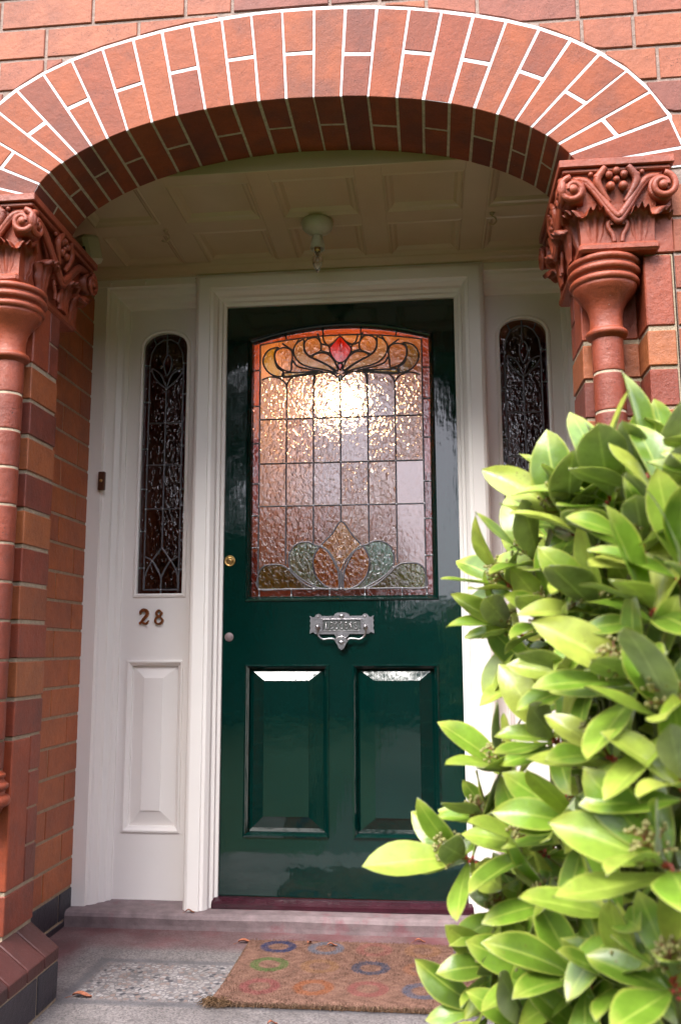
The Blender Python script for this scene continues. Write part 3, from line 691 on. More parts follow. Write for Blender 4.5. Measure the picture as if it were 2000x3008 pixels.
for xa, xb in cols:
    for ya, yb in rows:
        q = [(xa, ya), (xb, ya), (xb, yb), (xa, yb)]; V = []; F = []; m = len(pr)
        for i, (x, y) in enumerate(q):
            dx = 1 if x == xa else -1; dy = 1 if y == ya else -1
            for o, z in pr: V.append((x + dx * o, y + dy * o, CZ + z))
        for i in range(4):
            for k in range(m - 1): F.append((i * m + k, i * m + k + 1, ((i + 1) % 4) * m + k + 1, ((i + 1) % 4) * m + k))
        b.add(V, F)
b.build('coffer_moulding', M_cream, cl)
b = MB(); b.box(XL - .03, XR + .03, -0.680, -0.6655, CZ - .004, 2.34, .002); b.build('ceiling_edge_board', M_cream, cl)
b = MB(); n = 24     # cornice bead where the ceiling meets the frame
cpf = [(-.100, 2.1595), (-.096, 2.152), (-.088, 2.150), (-.080, 2.140), (-.074, 2.136), (-.070, 2.131), (-.052, 2.129), (-.04, 2.129)]
V = []; F = []
for x in (XL, XR):
    for y, z in cpf: V.append((x, y, z))
m = len(cpf)
for k in range(m - 1): F.append((k, k + 1, m + k + 1, m + k))
b.add(V, F); b.build('cornice', M_cream, cl)

# ================================================================ WHITE DOOR FRAME
fr = empty('door_frame', (0.4065, 0, STEP), 'white gloss painted frame of reeded posts around the green door and narrow windows', 'door frame')
jp = [(0, .03), (0, -.012), (.010, -.018), (.012, -.030), (.022, -.036), (.025, -.052), (.036, -.066), (.046, -.068), (.049, -.073), (.086, -.074), (.096, -.068), (.1035, -.056), (.1045, .06)]
b = MB(); b.sweep([(0.0, STEP), (0.0, H + .002), (W, H + .002), (W, STEP)], jp); b.build('architrave', M_white, fr)
sp = [(0, .06), (0, .026), (.010, .018), (.014, .004), (.030, -.006), (.033, -.022), (.048, -.036), (.056, -.038), (.059, -.052), (.104, -.053), (.13, -.053)]
for side in (0, 1):
    mx = (lambda x: x) if side == 0 else (lambda x: W - x)
    b = MB(); path = [(mx(-.375), STEP), (mx(-.375), 2.045), (mx(-.1035), 2.045)]
    b.sweep(path, sp, flip=1 if side == 0 else -1); b.build('outer_post', M_white, fr)
b = MB(); b.box(XL + .001, -.102, -0.0535, .05, 2.102, 2.1595, .001); b.box(W + .102, XR - .001, -0.0535, .05, 2.102, 2.1595, .001); b.box(-.1018, W + .1018, -.060, .05, H + .09, 2.1595, .001)
b.build('head_rail', M_white, fr)

# ---------------------------------------------------------------- leaded glass helpers
def col_grid(x0, x1, z0, z1, y, inside, classify, step):
    nx = int(round((x1 - x0) / step)); nz = int(round((z1 - z0) / step))
    X = np.linspace(x0, x1, nx + 1); Z = np.linspace(z0, z1, nz + 1)
    cx = (X[:-1] + X[1:]) / 2; cz = (Z[:-1] + Z[1:]) / 2
    CX, CZ_ = np.meshgrid(cx, cz); ok = inside(CX, CZ_)
    col = classify(CX, CZ_)
    vid = -np.ones((nz + 1, nx + 1), int); V = []; F = []; K = []
    for j in range(nz):
        for i in range(nx):
            if not ok[j, i]: continue
            q = []
            for a, b_ in ((j, i), (j, i + 1), (j + 1, i + 1), (j + 1, i)):
                if vid[a, b_] < 0: vid[a, b_] = len(V); V.append((X[b_], y, Z[a]))
                q.append(int(vid[a, b_]))
            F.append(tuple(q)); K.append(col[j, i])
    return V, F, K
def pip(poly, X, Z):
    c = np.zeros(X.shape, bool); n = len(poly)
    for i in range(n):
        x1, z1 = poly[i]; x2, z2 = poly[(i + 1) % n]
        if z1 == z2: continue
        m = ((z1 > Z) != (z2 > Z)) & (X < (x2 - x1) * (Z - z1) / (z2 - z1) + x1); c ^= m
    return c
def glass_obj(name, m, parent, V, F, K, y):
    n = len(V); V2 = V + [(x, y + .004, z) for x, _, z in V]; F2 = F + [tuple(i + n for i in reversed(f)) for f in F]
    # rim so that the pane is a closed sheet
    cnt = {}
    for f in F:
        for a, b_ in zip(f, f[1:] + f[:1]): cnt[(a, b_)] = 1
    for (a, b_) in list(cnt):
        if (b_, a) not in cnt: F2.append((b_, a, a + n, b_ + n))
    b = MB(); b.add(V2, F2); o = b.build(name, m, parent); me = o.data
    at = me.color_attributes.new('glass', 'FLOAT_COLOR', 'CORNER'); nf = len(F)
    arr = np.ones((len(me.loops), 4), np.float32); K = np.array(K, np.float32)
    arr[:nf * 4] = np.repeat(K, 4, axis=0)
    arr[nf * 4:2 * nf * 4, 3] = 0.0; arr[2 * nf * 4:] = (0.02, .02, .02, 0)
    at.data.foreach_set('color', arr.ravel()); return o
def came(b, pts, y, w_=.0062, h=.0030):
    b.sweep(pts, [(-w_ / 2, y), (-w_ * .32, y - h * .8), (0, y - h), (w_ * .32, y - h * .8), (w_ / 2, y)])
def solder(b, pts, y, r=.0042):
    for x, z in pts: b.ball((x, y - .0022, z), r * random.uniform(.8, 1.2), 8, 4, (1, .45, 1))

# ================================================================ NARROW SIDE WINDOWS
SIDE= {'lens': [(-0.233, 1.8778), (-0.2472, 1.8533), (-0.2464, 1.8261), (-0.2367, 1.7985), (-0.2239, 1.8207), (-0.2189, 1.8523)], 'leafl': [(-0.2372, 1.7489), (-0.2458, 1.7717), (-0.2602, 1.8039), (-0.2922, 1.8255), (-0.2846, 1.7957), (-0.2636, 1.7678)], 'leafr': [(-0.2354, 1.7488), (-0.2302, 1.7712), (-0.2153, 1.8023), (-0.189, 1.8194), (-0.1746, 1.8166), (-0.1927, 1.7879), (-0.2144, 1.7661)], 'kite': [(-0.2422, 1.158), (-0.259, 1.137), (-0.2757, 1.1138), (-0.2551, 1.0776), (-0.2428, 1.0563), (-0.2272, 1.0857), (-0.2106, 1.1129), (-0.2288, 1.145)], 'goth': [(-0.2773, 1.1117), (-0.2921, 1.0823), (-0.3032, 1.0486), (-0.3051, 1.0107), (-0.2432, 1.0092), (-0.2427, 1.0542), (-0.2551, 1.0776)], 'gothr': [(-0.2105, 1.1087), (-0.2229, 1.0856), (-0.2401, 1.0542), (-0.2389, 1.0092), (-0.1799, 1.0102), (-0.1832, 1.0556), (-0.1948, 1.0852)], 'grl': [(-0.3043, 1.127), (-0.2774, 1.1139), (-0.2941, 1.0781), (-0.3042, 1.0529)], 'grr': [(-0.2084, 1.1129), (-0.1842, 1.1295), (-0.1832, 1.0556), (-0.1948, 1.0852)], 'hor': [(-0.3017, 1.6188), (-0.1752, 1.6163), (-0.3037, 1.4627), (-0.1802, 1.4587), (-0.3053, 1.2985), (-0.1763, 1.3002), (-0.3028, 1.0086), (-0.1778, 1.0102)], 'bord': [(-0.2968, 1.8279), (-0.1712, 1.8232), (-0.3017, 1.6188), (-0.1729, 1.6149), (-0.3037, 1.0099), (-0.1799, 1.0086), (-0.3257, 0.9921), (-0.158, 0.9916), (-0.2369, 1.9397), (-0.2922, 1.9007), (-0.182, 1.9009), (-0.2374, 1.9581)], 'ticksL': [(-0.3196, 1.8379), (-0.322, 1.6978), (-0.3254, 1.5219), (-0.3274, 1.3727), (-0.3247, 1.2192), (-0.3248, 1.087)], 'ticksR': [(-0.1538, 1.843), (-0.1578, 1.7259), (-0.1644, 1.5329), (-0.1627, 1.3703), (-0.1635, 1.2185), (-0.1645, 1.0806)]}
def side_light(side):
    ox = -.2395
    mx = (lambda x: x) if side == 0 else (lambda x: W - x)
    word = 'tall narrow stained glass window with a round head, left of the green door above the number 28' if side == 0 else 'tall narrow stained glass window with a round head, right of the green door behind the bush'
    t = empty('side_window', (mx(ox), .04, STEP), word, 'window', 'narrow stained glass windows flanking the door')
    hwid = .0835; zb, zs, zt = .993, 1.893, 1.957
    def opening(e=0.0, n=18):
        # bottom-left, up, flattened arch, down
        hw_ = hwid + e; P = [(ox - hw_, zb - e), (ox + hw_, zb - e)]
        for i in range(n + 1):
            a = math.pi * i / n; P.append((ox + hw_ * math.cos(a), zs + (zt - zs + e) * math.sin(a) ** .85 if 0 < i < n else zs))
        return P
    op = opening()
    # panel with the window hole cut as a strip mesh
    b = MB(); n = 30; V = []; F = []; Y0 = .040
    lo = .168; xs = [-.376, -.348 + .0, -.148, -.1035]
    def quad(x0, x1, z0, z1): 
        b.add([(mx(x0), Y0, z0), (mx(x1), Y0, z0), (mx(x1), Y0, z1), (mx(x0), Y0, z1)], [(0, 1, 2, 3)])
    bx0, bx1, bz0, bz1 = -.346, -.150, .190, .760
    quad(-.376, -.1035, STEP, bz0); quad(-.376, bx0, bz0, bz1); quad(bx1, -.1035, bz0, bz1); quad(-.376, -.1035, bz1, zb)
    quad(-.376, ox - hwid, zb, zs); quad(ox + hwid, -.1035, zb, zs)
    arc = [p for p in op[2:]]; m_ = len(arc)
    top = 2.05
    for i in range(m_ - 1):
        (xa, za), (xb, zb_) = arc[i], arc[i + 1]; b.add([(mx(xa), Y0, za), (mx(xb), Y0, zb_), (mx(xb), Y0, top), (mx(xa), Y0, top)], [(0, 1, 2, 3)])
    quad(-.376, ox - hwid, zs, top); quad(ox + hwid, -.1035, zs, top)
    b.sweep([(mx(x), z) for x, z in op], [(0, Y0 + .022), (0, Y0 + .004), (-.003 if side == 0 else .003, Y0)], closed=True)
    b.build('panel', M_white, t, recalc=True)
    b = MB(); q = [(mx(x), z) for x, z in op]; fl = -1 if side == 0 else 1
    b.sweep(q, [(.0, Y0 + .006), (fl * -.002, Y0 - .004), (fl * .004, Y0 - .007), (fl * .010, Y0 - .005), (fl * .013, Y0 + .0005)], closed=True, smooth=False); b.build('bead', M_white, t)
    # raised and fielded panel under the window
    b = MB(); R = [(bx0, bz0), (bx1, bz0), (bx1, bz1), (bx0, bz1)]
    b.sweep([(mx(x), z) for x, z in R], [((1 if side == 0 else -1) * o, y) for o, y in ((-.004, Y0 + .0002), (-.002, Y0 - .006), (.004, Y0 - .007), (.010, Y0 + .002), (.016, Y0 + .006), (.0165, Y0 + .020))], closed=True)
    f0 = [(bx0 + .0165, bz0 + .0165), (bx1 - .0165, bz0 + .0165), (bx1 - .0165, bz1 - .0165), (bx0 + .0165, bz1 - .0165)]
    f1 = [(-.286, .258), (-.218, .258), (-.218, .702), (-.286, .702)]
    V = [(mx(x), Y0 + .019, z) for x, z in f0] + [(mx(x), Y0 + .004, z) for x, z in f1] + [(mx(x), Y0 + .001, z) for x, z in f1]
    F = [(0, 1, 5, 4), (1, 2, 6, 5), (2, 3, 7, 6), (3, 0, 4, 7), (4, 5, 9, 8), (5, 6, 10, 9), (6, 7, 11, 10), (7, 4, 8, 11), (8, 9, 10, 11)]
    b.add(V, F); b.build('raised_panel', M_white, t, recalc=True)
    # glass
    YG = Y0 + .016
    def sh(p): return (p[0] + (p[1] - 1.45) * -.0052 + .0004, p[1])   # undo the slight lean of the sketch
    S = {k: [sh(p) for p in v] for k, v in SIDE.items()}
    S = {k: [(x - ox - .0, z) for x, z in v] for k, v in S.items()}
    G = {k: smooth2(S[k], True, 4) for k in ('lens', 'leafl', 'leafr')}
    for k in ('kite', 'goth', 'gothr', 'grl', 'grr'): G[k] = S[k]
    inner = [(-.0635, 1.0095), (.0635, 1.0095), (.0635, 1.84), (.058, 1.885), (.040, 1.918), (.015, 1.935), (-.015, 1.935), (-.040, 1.918), (-.058, 1.885), (-.0635, 1.84)]
    def inside(X, Z):
        x = np.abs(X); a = np.clip(x / (hwid + .004), 0, 1)
        return (x < hwid + .003) & (Z > zb - .003) & (Z < zs + .003 + (zt - zs + .002) * np.sqrt(np.clip(1 - a ** 2, 0, 1)) ** .85)
    def classify(X, Z):
        K = np.zeros(X.shape + (4,)); K[:] = (.13, .004, .010, .25)
        i = pip(inner, X, Z); K[i] = (.22, .11, .09, 1.0)
        K[i & (Z > 1.815)] = (.22, .15, .06, .3)
        cell = (np.floor((Z - 1.0) / .155).astype(int) * 2 + (X > 0)) % 4
        K[i & (Z <= 1.815) & (cell == 1)] = (.26, .19, .18, 1.25); K[i & (Z <= 1.815) & (cell == 2)] = (.15, .07, .05, .7)
        for k, c_ in (('lens', (.35, .01, .01, .2)), ('leafl', (.05, .09, .03, .3)), ('leafr', (.05, .09, .03, .3)), ('kite', (.16, .09, .02, .5)), ('goth', (.12, .035, .01, .6)), ('gothr', (.12, .035, .01, .6)), ('grl', (.02, .07, .035, .4)), ('grr', (.02, .07, .035, .4))): K[pip(G[k], X, Z)] = c_
        if side == 1: K[(Z > 1.935) | (~i & (Z > 1.87))] = (.55, .10, .02, .5)
        return K
    V, F, K = col_grid(-hwid - .003, hwid + .003, zb - .003, zt + .004, YG, inside, classify, .0028)
    cxs = mx(ox); V = [(x + cxs, y, z) for x, y, z in V]
    g = glass_obj('stained_glass', M_glass_side, t, V, F, K, YG)
    b = MB(); so_ = MB(); T = lambda pts: [(x + cxs, z) for x, z in pts]
    came(b, T(inner + inner[:1]), YG)
    came(b, T([(0, 1.0095), (0, 1.055)]), YG); came(b, T([(0, 1.16), (0, 1.745)]), YG)
    for z in (1.300, 1.461, 1.6175): came(b, T([(-.0635, z), (.0635, z)]), YG)
    for k in ('lens', 'leafl', 'leafr', 'kite'): came(b, T(G[k] + G[k][:1]), YG)
    for q_ in (-1, 1):
        came(b, T(smooth2([(q_ * .0615, 1.012), (q_ * .061, 1.050), (q_ * .050, 1.085), (q_ * .034, 1.113), (q_ * .014, 1.140), (0, 1.160)], False)), YG)
        came(b, T(smooth2([(0, 1.050), (q_ * .014, 1.083), (q_ * .034, 1.113), (q_ * .0615, 1.128)], False)), YG)
        for z in ((1.838, 1.698, 1.522, 1.373, 1.219, 1.087) if q_ < 0 else (1.843, 1.726, 1.533, 1.370, 1.2185, 1.081)): came(b, T([(q_ * .0635, z), (q_ * .0835, z)]), YG); solder(so_, T([(q_ * .0635, z), (q_ * .080, z)]), YG, .003)
        came(b, T([(q_ * .040, 1.918), (q_ * .05, 1.942)]), YG)
    came(b, T([(0, 1.878), (0, 1.955)]), YG); came(b, T([(-.0635, 1.815), (-.05, 1.818)]), YG); came(b, T([(0, .993), (0, 1.0095)]), YG)
    solder(so_, T([(0, 1.300), (0, 1.461), (0, 1.6175), (-.0635, 1.3), (.0635, 1.3), (.0635, 1.461), (-.0635, 1.461), (0, 1.0095), (-.034, 1.113), (.034, 1.113), (0, 1.745)]), YG, .0032)
    b.build('lead_came', M_lead, g); so_.build('solder_joints', M_solder, g)
side_light(0); side_light(1)

# ================================================================ THE GREEN DOOR
door = empty('front_door', (W / 2, .02, 0), 'glossy dark green front door with a large stained glass window and two raised panels', 'door')
TOPP= {'red': [(0.4028, 1.9092), (0.3807, 1.8881), (0.3645, 1.8668), (0.3712, 1.8403), (0.3889, 1.8169), (0.4024, 1.812), (0.4159, 1.8159), (0.4354, 1.8378), (0.4431, 1.8637), (0.4251, 1.8863)], 'red2': [(0.4024, 1.8085), (0.3939, 1.8045), (0.4023, 1.7833), (0.4108, 1.8039)], 'beige': [(0.3913, 1.772), (0.3593, 1.784), (0.317, 1.7934), (0.2746, 1.8055), (0.2447, 1.8299), (0.2339, 1.8624), (0.2445, 1.8892), (0.2701, 1.9036), (0.271, 1.8882), (0.2744, 1.8581), (0.2915, 1.839), (0.3255, 1.8202), (0.3593, 1.8006), (0.3846, 1.7787)], 'c1': [(0.2871, 1.9052), (0.317, 1.9083), (0.3331, 1.8857), (0.3319, 1.8594), (0.3085, 1.8471), (0.2915, 1.8412), (0.2753, 1.8616), (0.2731, 1.8881)], 'amber': [(0.3021, 1.8351), (0.3191, 1.8489), (0.3509, 1.849), (0.3763, 1.827), (0.391, 1.7959), (0.3909, 1.782), (0.3593, 1.8036), (0.3255, 1.8224)], 'c2': [(0.1718, 1.8657), (0.1975, 1.8757), (0.2232, 1.8681), (0.2306, 1.8458), (0.2269, 1.8152), (0.2236, 1.7869), (0.1937, 1.7945), (0.1722, 1.8173), (0.1656, 1.8439)], 'olive': [(0.1782, 1.8778), (0.1418, 1.8669), (0.1227, 1.8323), (0.1338, 1.7968), (0.1597, 1.7739), (0.1939, 1.7674), (0.1972, 1.7857), (0.1744, 1.804), (0.1647, 1.8395), (0.1675, 1.8637)], 'tail': [(0.1989, 1.7804), (0.2577, 1.7808), (0.3255, 1.7827), (0.2747, 1.7741), (0.2322, 1.7695), (0.199, 1.7672)]}
TOPL= {'under': [(0.2341, 1.8259), (0.2448, 1.8066), (0.2746, 1.795), (0.3255, 1.7844), (0.3424, 1.7803)], 'b1': [(0.2306, 1.8458), (0.2339, 1.8624)], 'b2': [(0.2269, 1.8152), (0.2341, 1.8259)], 'f1': [(0.3331, 1.8857), (0.3595, 1.878), (0.3807, 1.8881)], 'f2': [(0.3331, 1.8857), (0.3255, 1.9124), (0.3212, 1.9223)], 'f3': [(0.3319, 1.8594), (0.3594, 1.8504), (0.3645, 1.8449)], 'f4': [(0.3595, 1.878), (0.3645, 1.8668)], 'f5': [(0.3383, 1.9172), (0.3467, 1.8895), (0.3595, 1.878)], 'f6': [(0.2339, 1.8624), (0.1931, 1.8913)], 'f7': [(0.2445, 1.8892), (0.253, 1.9043)], 'bot': [(0.4034, 1.7425), (0.3846, 1.7666), (0.3593, 1.7766), (0.3339, 1.7763), (0.317, 1.7747), (0.2916, 1.7717), (0.2577, 1.7686), (0.228, 1.7653), (0.1939, 1.7639)], 's1': [(0.1192, 1.757), (0.1427, 1.7658), (0.1683, 1.7662), (0.194, 1.7552), (0.2111, 1.7328)], 's2': [(0.2111, 1.7328), (0.2161, 1.7501), (0.2322, 1.7652)], 's3': [(0.309, 1.7294), (0.3094, 1.7554), (0.3149, 1.7704), (0.3255, 1.7757)]}
BOTP= {'kite': [(0.4109, 1.2383), (0.3788, 1.1957), (0.3398, 1.1533), (0.3623, 1.1386), (0.3867, 1.1016), (0.4057, 1.0641), (0.4233, 1.097), (0.452, 1.1332), (0.4805, 1.149), (0.4482, 1.1904)], 'amber': [(0.3337, 1.1493), (0.3173, 1.123), (0.3111, 1.0905), (0.3214, 1.0497), (0.3499, 1.017), (0.3783, 1.0046), (0.4006, 1.0036), (0.4008, 1.0528), (0.3867, 1.0935), (0.3623, 1.1346), (0.3419, 1.1512)], 'green': [(0.3316, 1.1514), (0.3193, 1.1557), (0.2926, 1.1676), (0.2597, 1.1628), (0.235, 1.1406), (0.2269, 1.108), (0.2353, 1.0711), (0.2724, 1.0382), (0.3255, 1.0093), (0.3499, 1.0041), (0.3783, 1.0038), (0.3499, 1.017), (0.3214, 1.0497), (0.3111, 1.0905), (0.3173, 1.123)], 'olive': [(0.122, 1.0603), (0.1404, 1.0846), (0.1693, 1.0904), (0.2023, 1.0879), (0.223, 1.0754), (0.2519, 1.0465), (0.2888, 1.0177), (0.3173, 1.0045), (0.2192, 1.0047), (0.1226, 1.0054)]}
gx0, gx1, gz0, gzs, gzc = .093, .721, .979, 1.892, 1.945
gc = (gx0 + gx1) / 2
def garc(e=0.0, n=24, base=None):
    """segmental head from the right spring to the left one"""
    hw_ = (gx1 - gx0) / 2 + e; P = []
    for i in range(n + 1):
        u = 1 - 2 * i / n; P.append((gc + u * hw_, gzs + e * .7 + (gzc - gzs) * (1 - u * u)))
    return P
b = MB(); Y0 = 0.0
def q2(x0, x1, z0, z1, y=0.0): b.add([(x0, y, z0), (x1, y, z0), (x1, y, z1), (x0, y, z1)], [(0, 1, 2, 3)])
PZ0, PZ1 = .186, .749; PL = (.079, .366); PR = (.445, .734)
oL, oR, oB = gx0 - .012, gx1 + .012, gz0 - .012
q2(0, PL[0], 0, PZ1); q2(PL[1], PR[0], PZ0, PZ1); q2(PR[1], W, 0, PZ1); q2(PL[0], PR[1], 0, PZ0)
q2(0, W, PZ1, oB); q2(0, oL, oB, H); q2(oR, W, oB, H)
hd = garc(.012)
for i in range(len(hd) - 1):
    (xa, za), (xb, zb_) = hd[i], hd[i + 1]; b.add([(xa, 0, za), (xb, 0, zb_), (xb, 0, H), (xa, 0, H)], [(0, 1, 2, 3)])
b.add([(0, 0, 0), (0, .045, 0), (0, .045, H), (0, 0, H)], [(0, 1, 2, 3)]); b.add([(W, 0, 0), (W, .045, 0), (W, .045, H), (W, 0, H)], [(0, 1, 2, 3)])
b.add([(0, 0, H), (W, 0, H), (W, .045, H), (0, .045, H)], [(0, 1, 2, 3)])
# drop the tiny slivers either side of the arch head
q2(oL - .0, oL + .0005, oB, gzs, .0)
# rebate moulding round the window
rp = [(oL, oB), (oR, oB)] + hd
b.sweep(rp, [(-.006, .0004), (-.003, -.005), (.002, -.006), (.006, .001), (.010, .004), (.013, .016), (.0135, .03)], closed=True)
b.build('door_leaf', M_green, door)
def fielded(x0, x1, z0, z1, fx0, fx1, fz0, fz1):
    b = MB(); R = [(x0, z0), (x1, z0), (x1, z1), (x0, z1)]
    b.sweep(R, [(0.0, .0003), (.0, -.0045), (.006, -.006), (.011, .000), (.0145, .004), (.015, .022)], closed=True)
    f0 = [(x0 + .015, z0 + .015), (x1 - .015, z0 + .015), (x1 - .015, z1 - .015), (x0 + .015, z1 - .015)]; f1 = [(fx0, fz0), (fx1, fz0), (fx1, fz1), (fx0, fz1)]
    V = [(x, .021, z) for x, z in f0] + [(x, .006, z) for x, z in f1] + [(x, .0035, z) for x, z in f1]
    b.add(V, [(0, 1, 5, 4), (1, 2, 6, 5), (2, 3, 7, 6), (3, 0, 4, 7), (4, 5, 9, 8), (5, 6, 10, 9), (6, 7, 11, 10), (7, 4, 8, 11), (8, 9, 10, 11)])
    b.build('raised_panel', M_green, door, recalc=True)
fielded(PL[0], PL[1], PZ0, PZ1, .145, .298, .251, .694); fielded(PR[0], PR[1], PZ0, PZ1, .519, .669, .251, .694)
# the leaded window
YG = .022
MXc = lambda p: (2 * gc - p[0] + .000, p[1])
xin0, xin1, zin = .117, .697, 1.004
def inner_top(u): return 1.884 + .031 * (1 - u * u)
PEACH = (.66, .36, .20); CLEAR = (.80, .64, .60)
polys = []
def add(poly, colr, both=True):
    polys.append((poly, colr))
    if both: polys.append(([MXc(p) for p in poly], colr))
TP = {k: smooth2([(x + gc - .4030, z) for x, z in v], True, 4) for k, v in TOPP.items()}
TL = {k: [(x + gc - .4030, z) for x, z in v] for k, v in TOPL.items()}
BP = {k: smooth2([(x + gc - .4095, z) for x, z in v], True, 4) for k, v in BOTP.items()}
scal = []
zbot = [(xin0, 1.764)] + [TL['bot'][-1]] + list(reversed(TL['bot']))[1:]
def classify(X, Z):
    K = np.zeros(X.shape + (4,)); u = (X - gc) / ((gx1 - gx0) / 2); Xm = np.where(X > gc, 2 * gc - X, X)
    K[:] = (.14, .008, .012, .45)                                     # dark red border
    bcell = (np.floor((Z - 1.0) / .135).astype(int) + (X > gc) * 1) % 3
    bord = (Xm < xin0)
    K[bord & (bcell == 1) & (Z < 1.68)] = (.42, .15, .17, .6); K[bord & (bcell == 2) & (Z < 1.68)] = (.26, .03, .035, .7)
    K[(bord & (Z > 1.66)) | (Z > inner_top(u))] = (.50, .055, .015, .4)  # same red glass; backlight behind the upper border painted in as orange
    K[(Z < zin)] = (.24, .06, .065, .4)
    i = (X > xin0) & (X < xin1) & (Z > zin) & (Z < inner_top(u))
    ci = np.floor((X - xin0) / .0967).astype(int); cj = np.digitize(Z, [1.2955, 1.4485, 1.610]); h = (ci * 7 + cj * 13) % 5
    base = np.array([(.70, .62, .61, 1.0), (.78, .66, .60, 1.4), (.72, .66, .67, .7), (.68, .56, .53, 1.2), (.76, .68, .67, 1.6)])
    K[i] = base[h][i]
    K[i & (ci == 5) & (cj <= 1)] = (.70, .60, .60, .22)                # two nearly plain panes at the right
    K[i & (ci <= 2) & (cj == 0)] = (.52, .36, .33, 1.2)
    zb_ = np.interp(Xm, [p[0] for p in reversed(TL['bot'])], [p[1] for p in reversed(TL['bot'])], left=1.764)
    K[i & (Z > zb_)] = (.80, .42, .15, .35)
    for poly, c_ in polys: K[pip(poly, X, Z)] = c_
    return K
add(TP['c1'], (.80, .42, .13, .35)); add(TP['c2'], (.78, .40, .13, .35)); add(TP['beige'], (.84, .62, .18, .35)); add(TP['amber'], (.80, .38, .012, .5))
add(TP['olive'], (.30, .27, .006, .3)); add(TP['tail'], (.50, .50, .01, .3)); add(TP['red'], (.92, .003, .001, .05), False); add(TP['red2'], (.92, .003, .001, .05), False)
add(BP['olive'], (.11, .22, .008, .6)); add(BP['green'], (.14, .62, .50, 1.2)); add(BP['amber'], (.78, .33, .008, 1.1)); add(BP['kite'], (.88, .58, .20, 1.6), False)
def inside(X, Z):
    u = (X - gc) / ((gx1 - gx0) / 2); return (Z < gzs + (gzc - gzs) * (1 - u * u) + .006)
V, F, K = col_grid(gx0 - .006, gx1 + .006, gz0 - .006, gzc + .008, YG, inside, classify, .0030)
g = glass_obj('stained_glass', M_glass, door, V, F, K, YG)
b = MB(); so_ = MB()
cm_ = lambda pts, w_=.0056: came(b, pts, YG, w_)
arcI = [(gc + u * (xin1 - xin0) / 2, inner_top(u * .925)) for u in [i / 12 - 1 for i in range(25)]]
cm_([(xin0, zin)] + arcI + [(xin1, zin), (xin0, zin)])
for k in range(1, 6):
    x = xin0 + .0967 * k
    zt_ = {1: 1.735, 2: 1.770, 3: 1.742, 4: 1.770, 5: 1.735}[k]; zl = {1: 1.09, 2: 1.158, 3: 1.238, 4: 1.158, 5: 1.09}[k]
    cm_([(x, zl), (x, zt_)])
for z in (1.2955, 1.4485, 1.610):
    cm_([(xin0, z), (xin1, z)]); solder(so_, [(xin0 + .0967 * k, z) for k in range(7)], YG, .0038)
def both(pts, closed=False, w_=.0062):
    p = pts + pts[:1] if closed else pts
    cm_(p, w_); cm_([MXc(q) for q in p], w_)
for k in ('beige', 'c1', 'amber', 'c2', 'olive', 'tail'): both(TP[k], True)
for k in TL: both(smooth2(TL[k], False, 3))
for k in ('olive', 'green', 'amber'): both(BP[k], True, .0062)
for p in (TP['red'], TP['red2'], BP['kite']): cm_(p + p[:1])
cm_([(gc, 1.002), (gc, 1.062)], .009)
cm_([(gc, 1.908), (gc, 1.916)]); 
for z in (1.793, 1.660, 1.523, 1.377, 1.263, 1.150): cm_([(gx0, z), (xin0, z)]); solder(so_, [(gx0 + .004, z), (xin0, z)], YG, .0034)
for z in (1.784, 1.670, 1.530, 1.374, 1.243, 1.115): cm_([(xin1, z), (gx1, z)]); solder(so_, [(xin1, z), (gx1 - .004, z)], YG, .0034)
for x in (.1215, .234, .367, .489, .616, .700): cm_([(x, gz0), (x, zin)]); solder(so_, [(x, gz0 + .004), (x, zin)], YG, .0036)
for x, d in ((.213, -.005), (.346, -.002), (.480, .002), (.605, .005)):
    u = (x - gc) / .314; cm_([(x, inner_top(u) - .002), (x + d, gzs + (gzc - gzs) * (1 - u * u))])
b.build('lead_came', M_lead, g)
solder(so_, [(.340, 1.152), (2 * gc - .340, 1.152), (gc, 1.004), (.312, 1.004), (2 * gc - .312, 1.004), (.226, 1.075), (2 * gc - .226, 1.075), (.226, 1.130), (2 * gc - .226, 1.130)], YG, .0042)
so_.ball((gc, YG - .004, 1.757), .0095, 12, 6, (1, .5, 1.1)); so_.build('solder_joints', M_solder, g)

# door furniture
lp = MB(); half = [(0, .922), (.014, .921), (.024, .916), (.028, .9105), (.068, .910), (.073, .916), (.080, .918), (.087, .915), (.092, .908), (.098, .9055), (.1095, .9115), (.1060, .902), (.1090, .894), (.1060, .886), (.1090, .878), (.1060, .870), (.1090, .862), (.1095, .8505), (.098, .856), (.090, .850), (.070, .849), (.026, .849), (.018, .838), (.012, .832), (0, .829)]
outl = [(gc + x + .004, z) for x, z in half] + [(gc - x + .004, z) for x, z in reversed(half[1:-1])]
outl = list(reversed(outl)); hole = [(gc + .004 - .063, .8627), (gc + .004 + .063, .8627), (gc + .004 + .063, .8955), (gc + .004 - .063, .8955)]
PXc = gc + .004
import bmesh
def plate_with_hole():
    bm = bmesh.new(); vo = [bm.verts.new((x, -.006, z)) for x, z in outl]; eo = [bm.edges.new((vo[i], vo[(i + 1) % len(vo)])) for i in range(len(vo))]
    vh = [bm.verts.new((x, -.006, z)) for x, z in hole]; eh = [bm.edges.new((vh[i], vh[(i + 1) % 4])) for i in range(4)]
    r = bmesh.ops.triangle_fill(bm, use_beauty=True, edges=eo + eh)
    fs = [f for f in r['geom'] if isinstance(f, bmesh.types.BMFace)]
    ex = bmesh.ops.extrude_face_region(bm, geom=fs); vv = [v for v in ex['geom'] if isinstance(v, bmesh.types.BMVert)]
    for v in vv: v.co.y = .0005
    bmesh.ops.recalc_face_normals(bm, faces=bm.faces)
    me = bpy.data.meshes.new('letter_plate'); bm.to_mesh(me); bm.free()
    me.transform(Matrix.Translation(-Vector(door.location))); me.materials.append(M_chrome)
    o = bpy.data.objects.new('letter_plate', me); C.objects.link(o); o.parent = door; return o
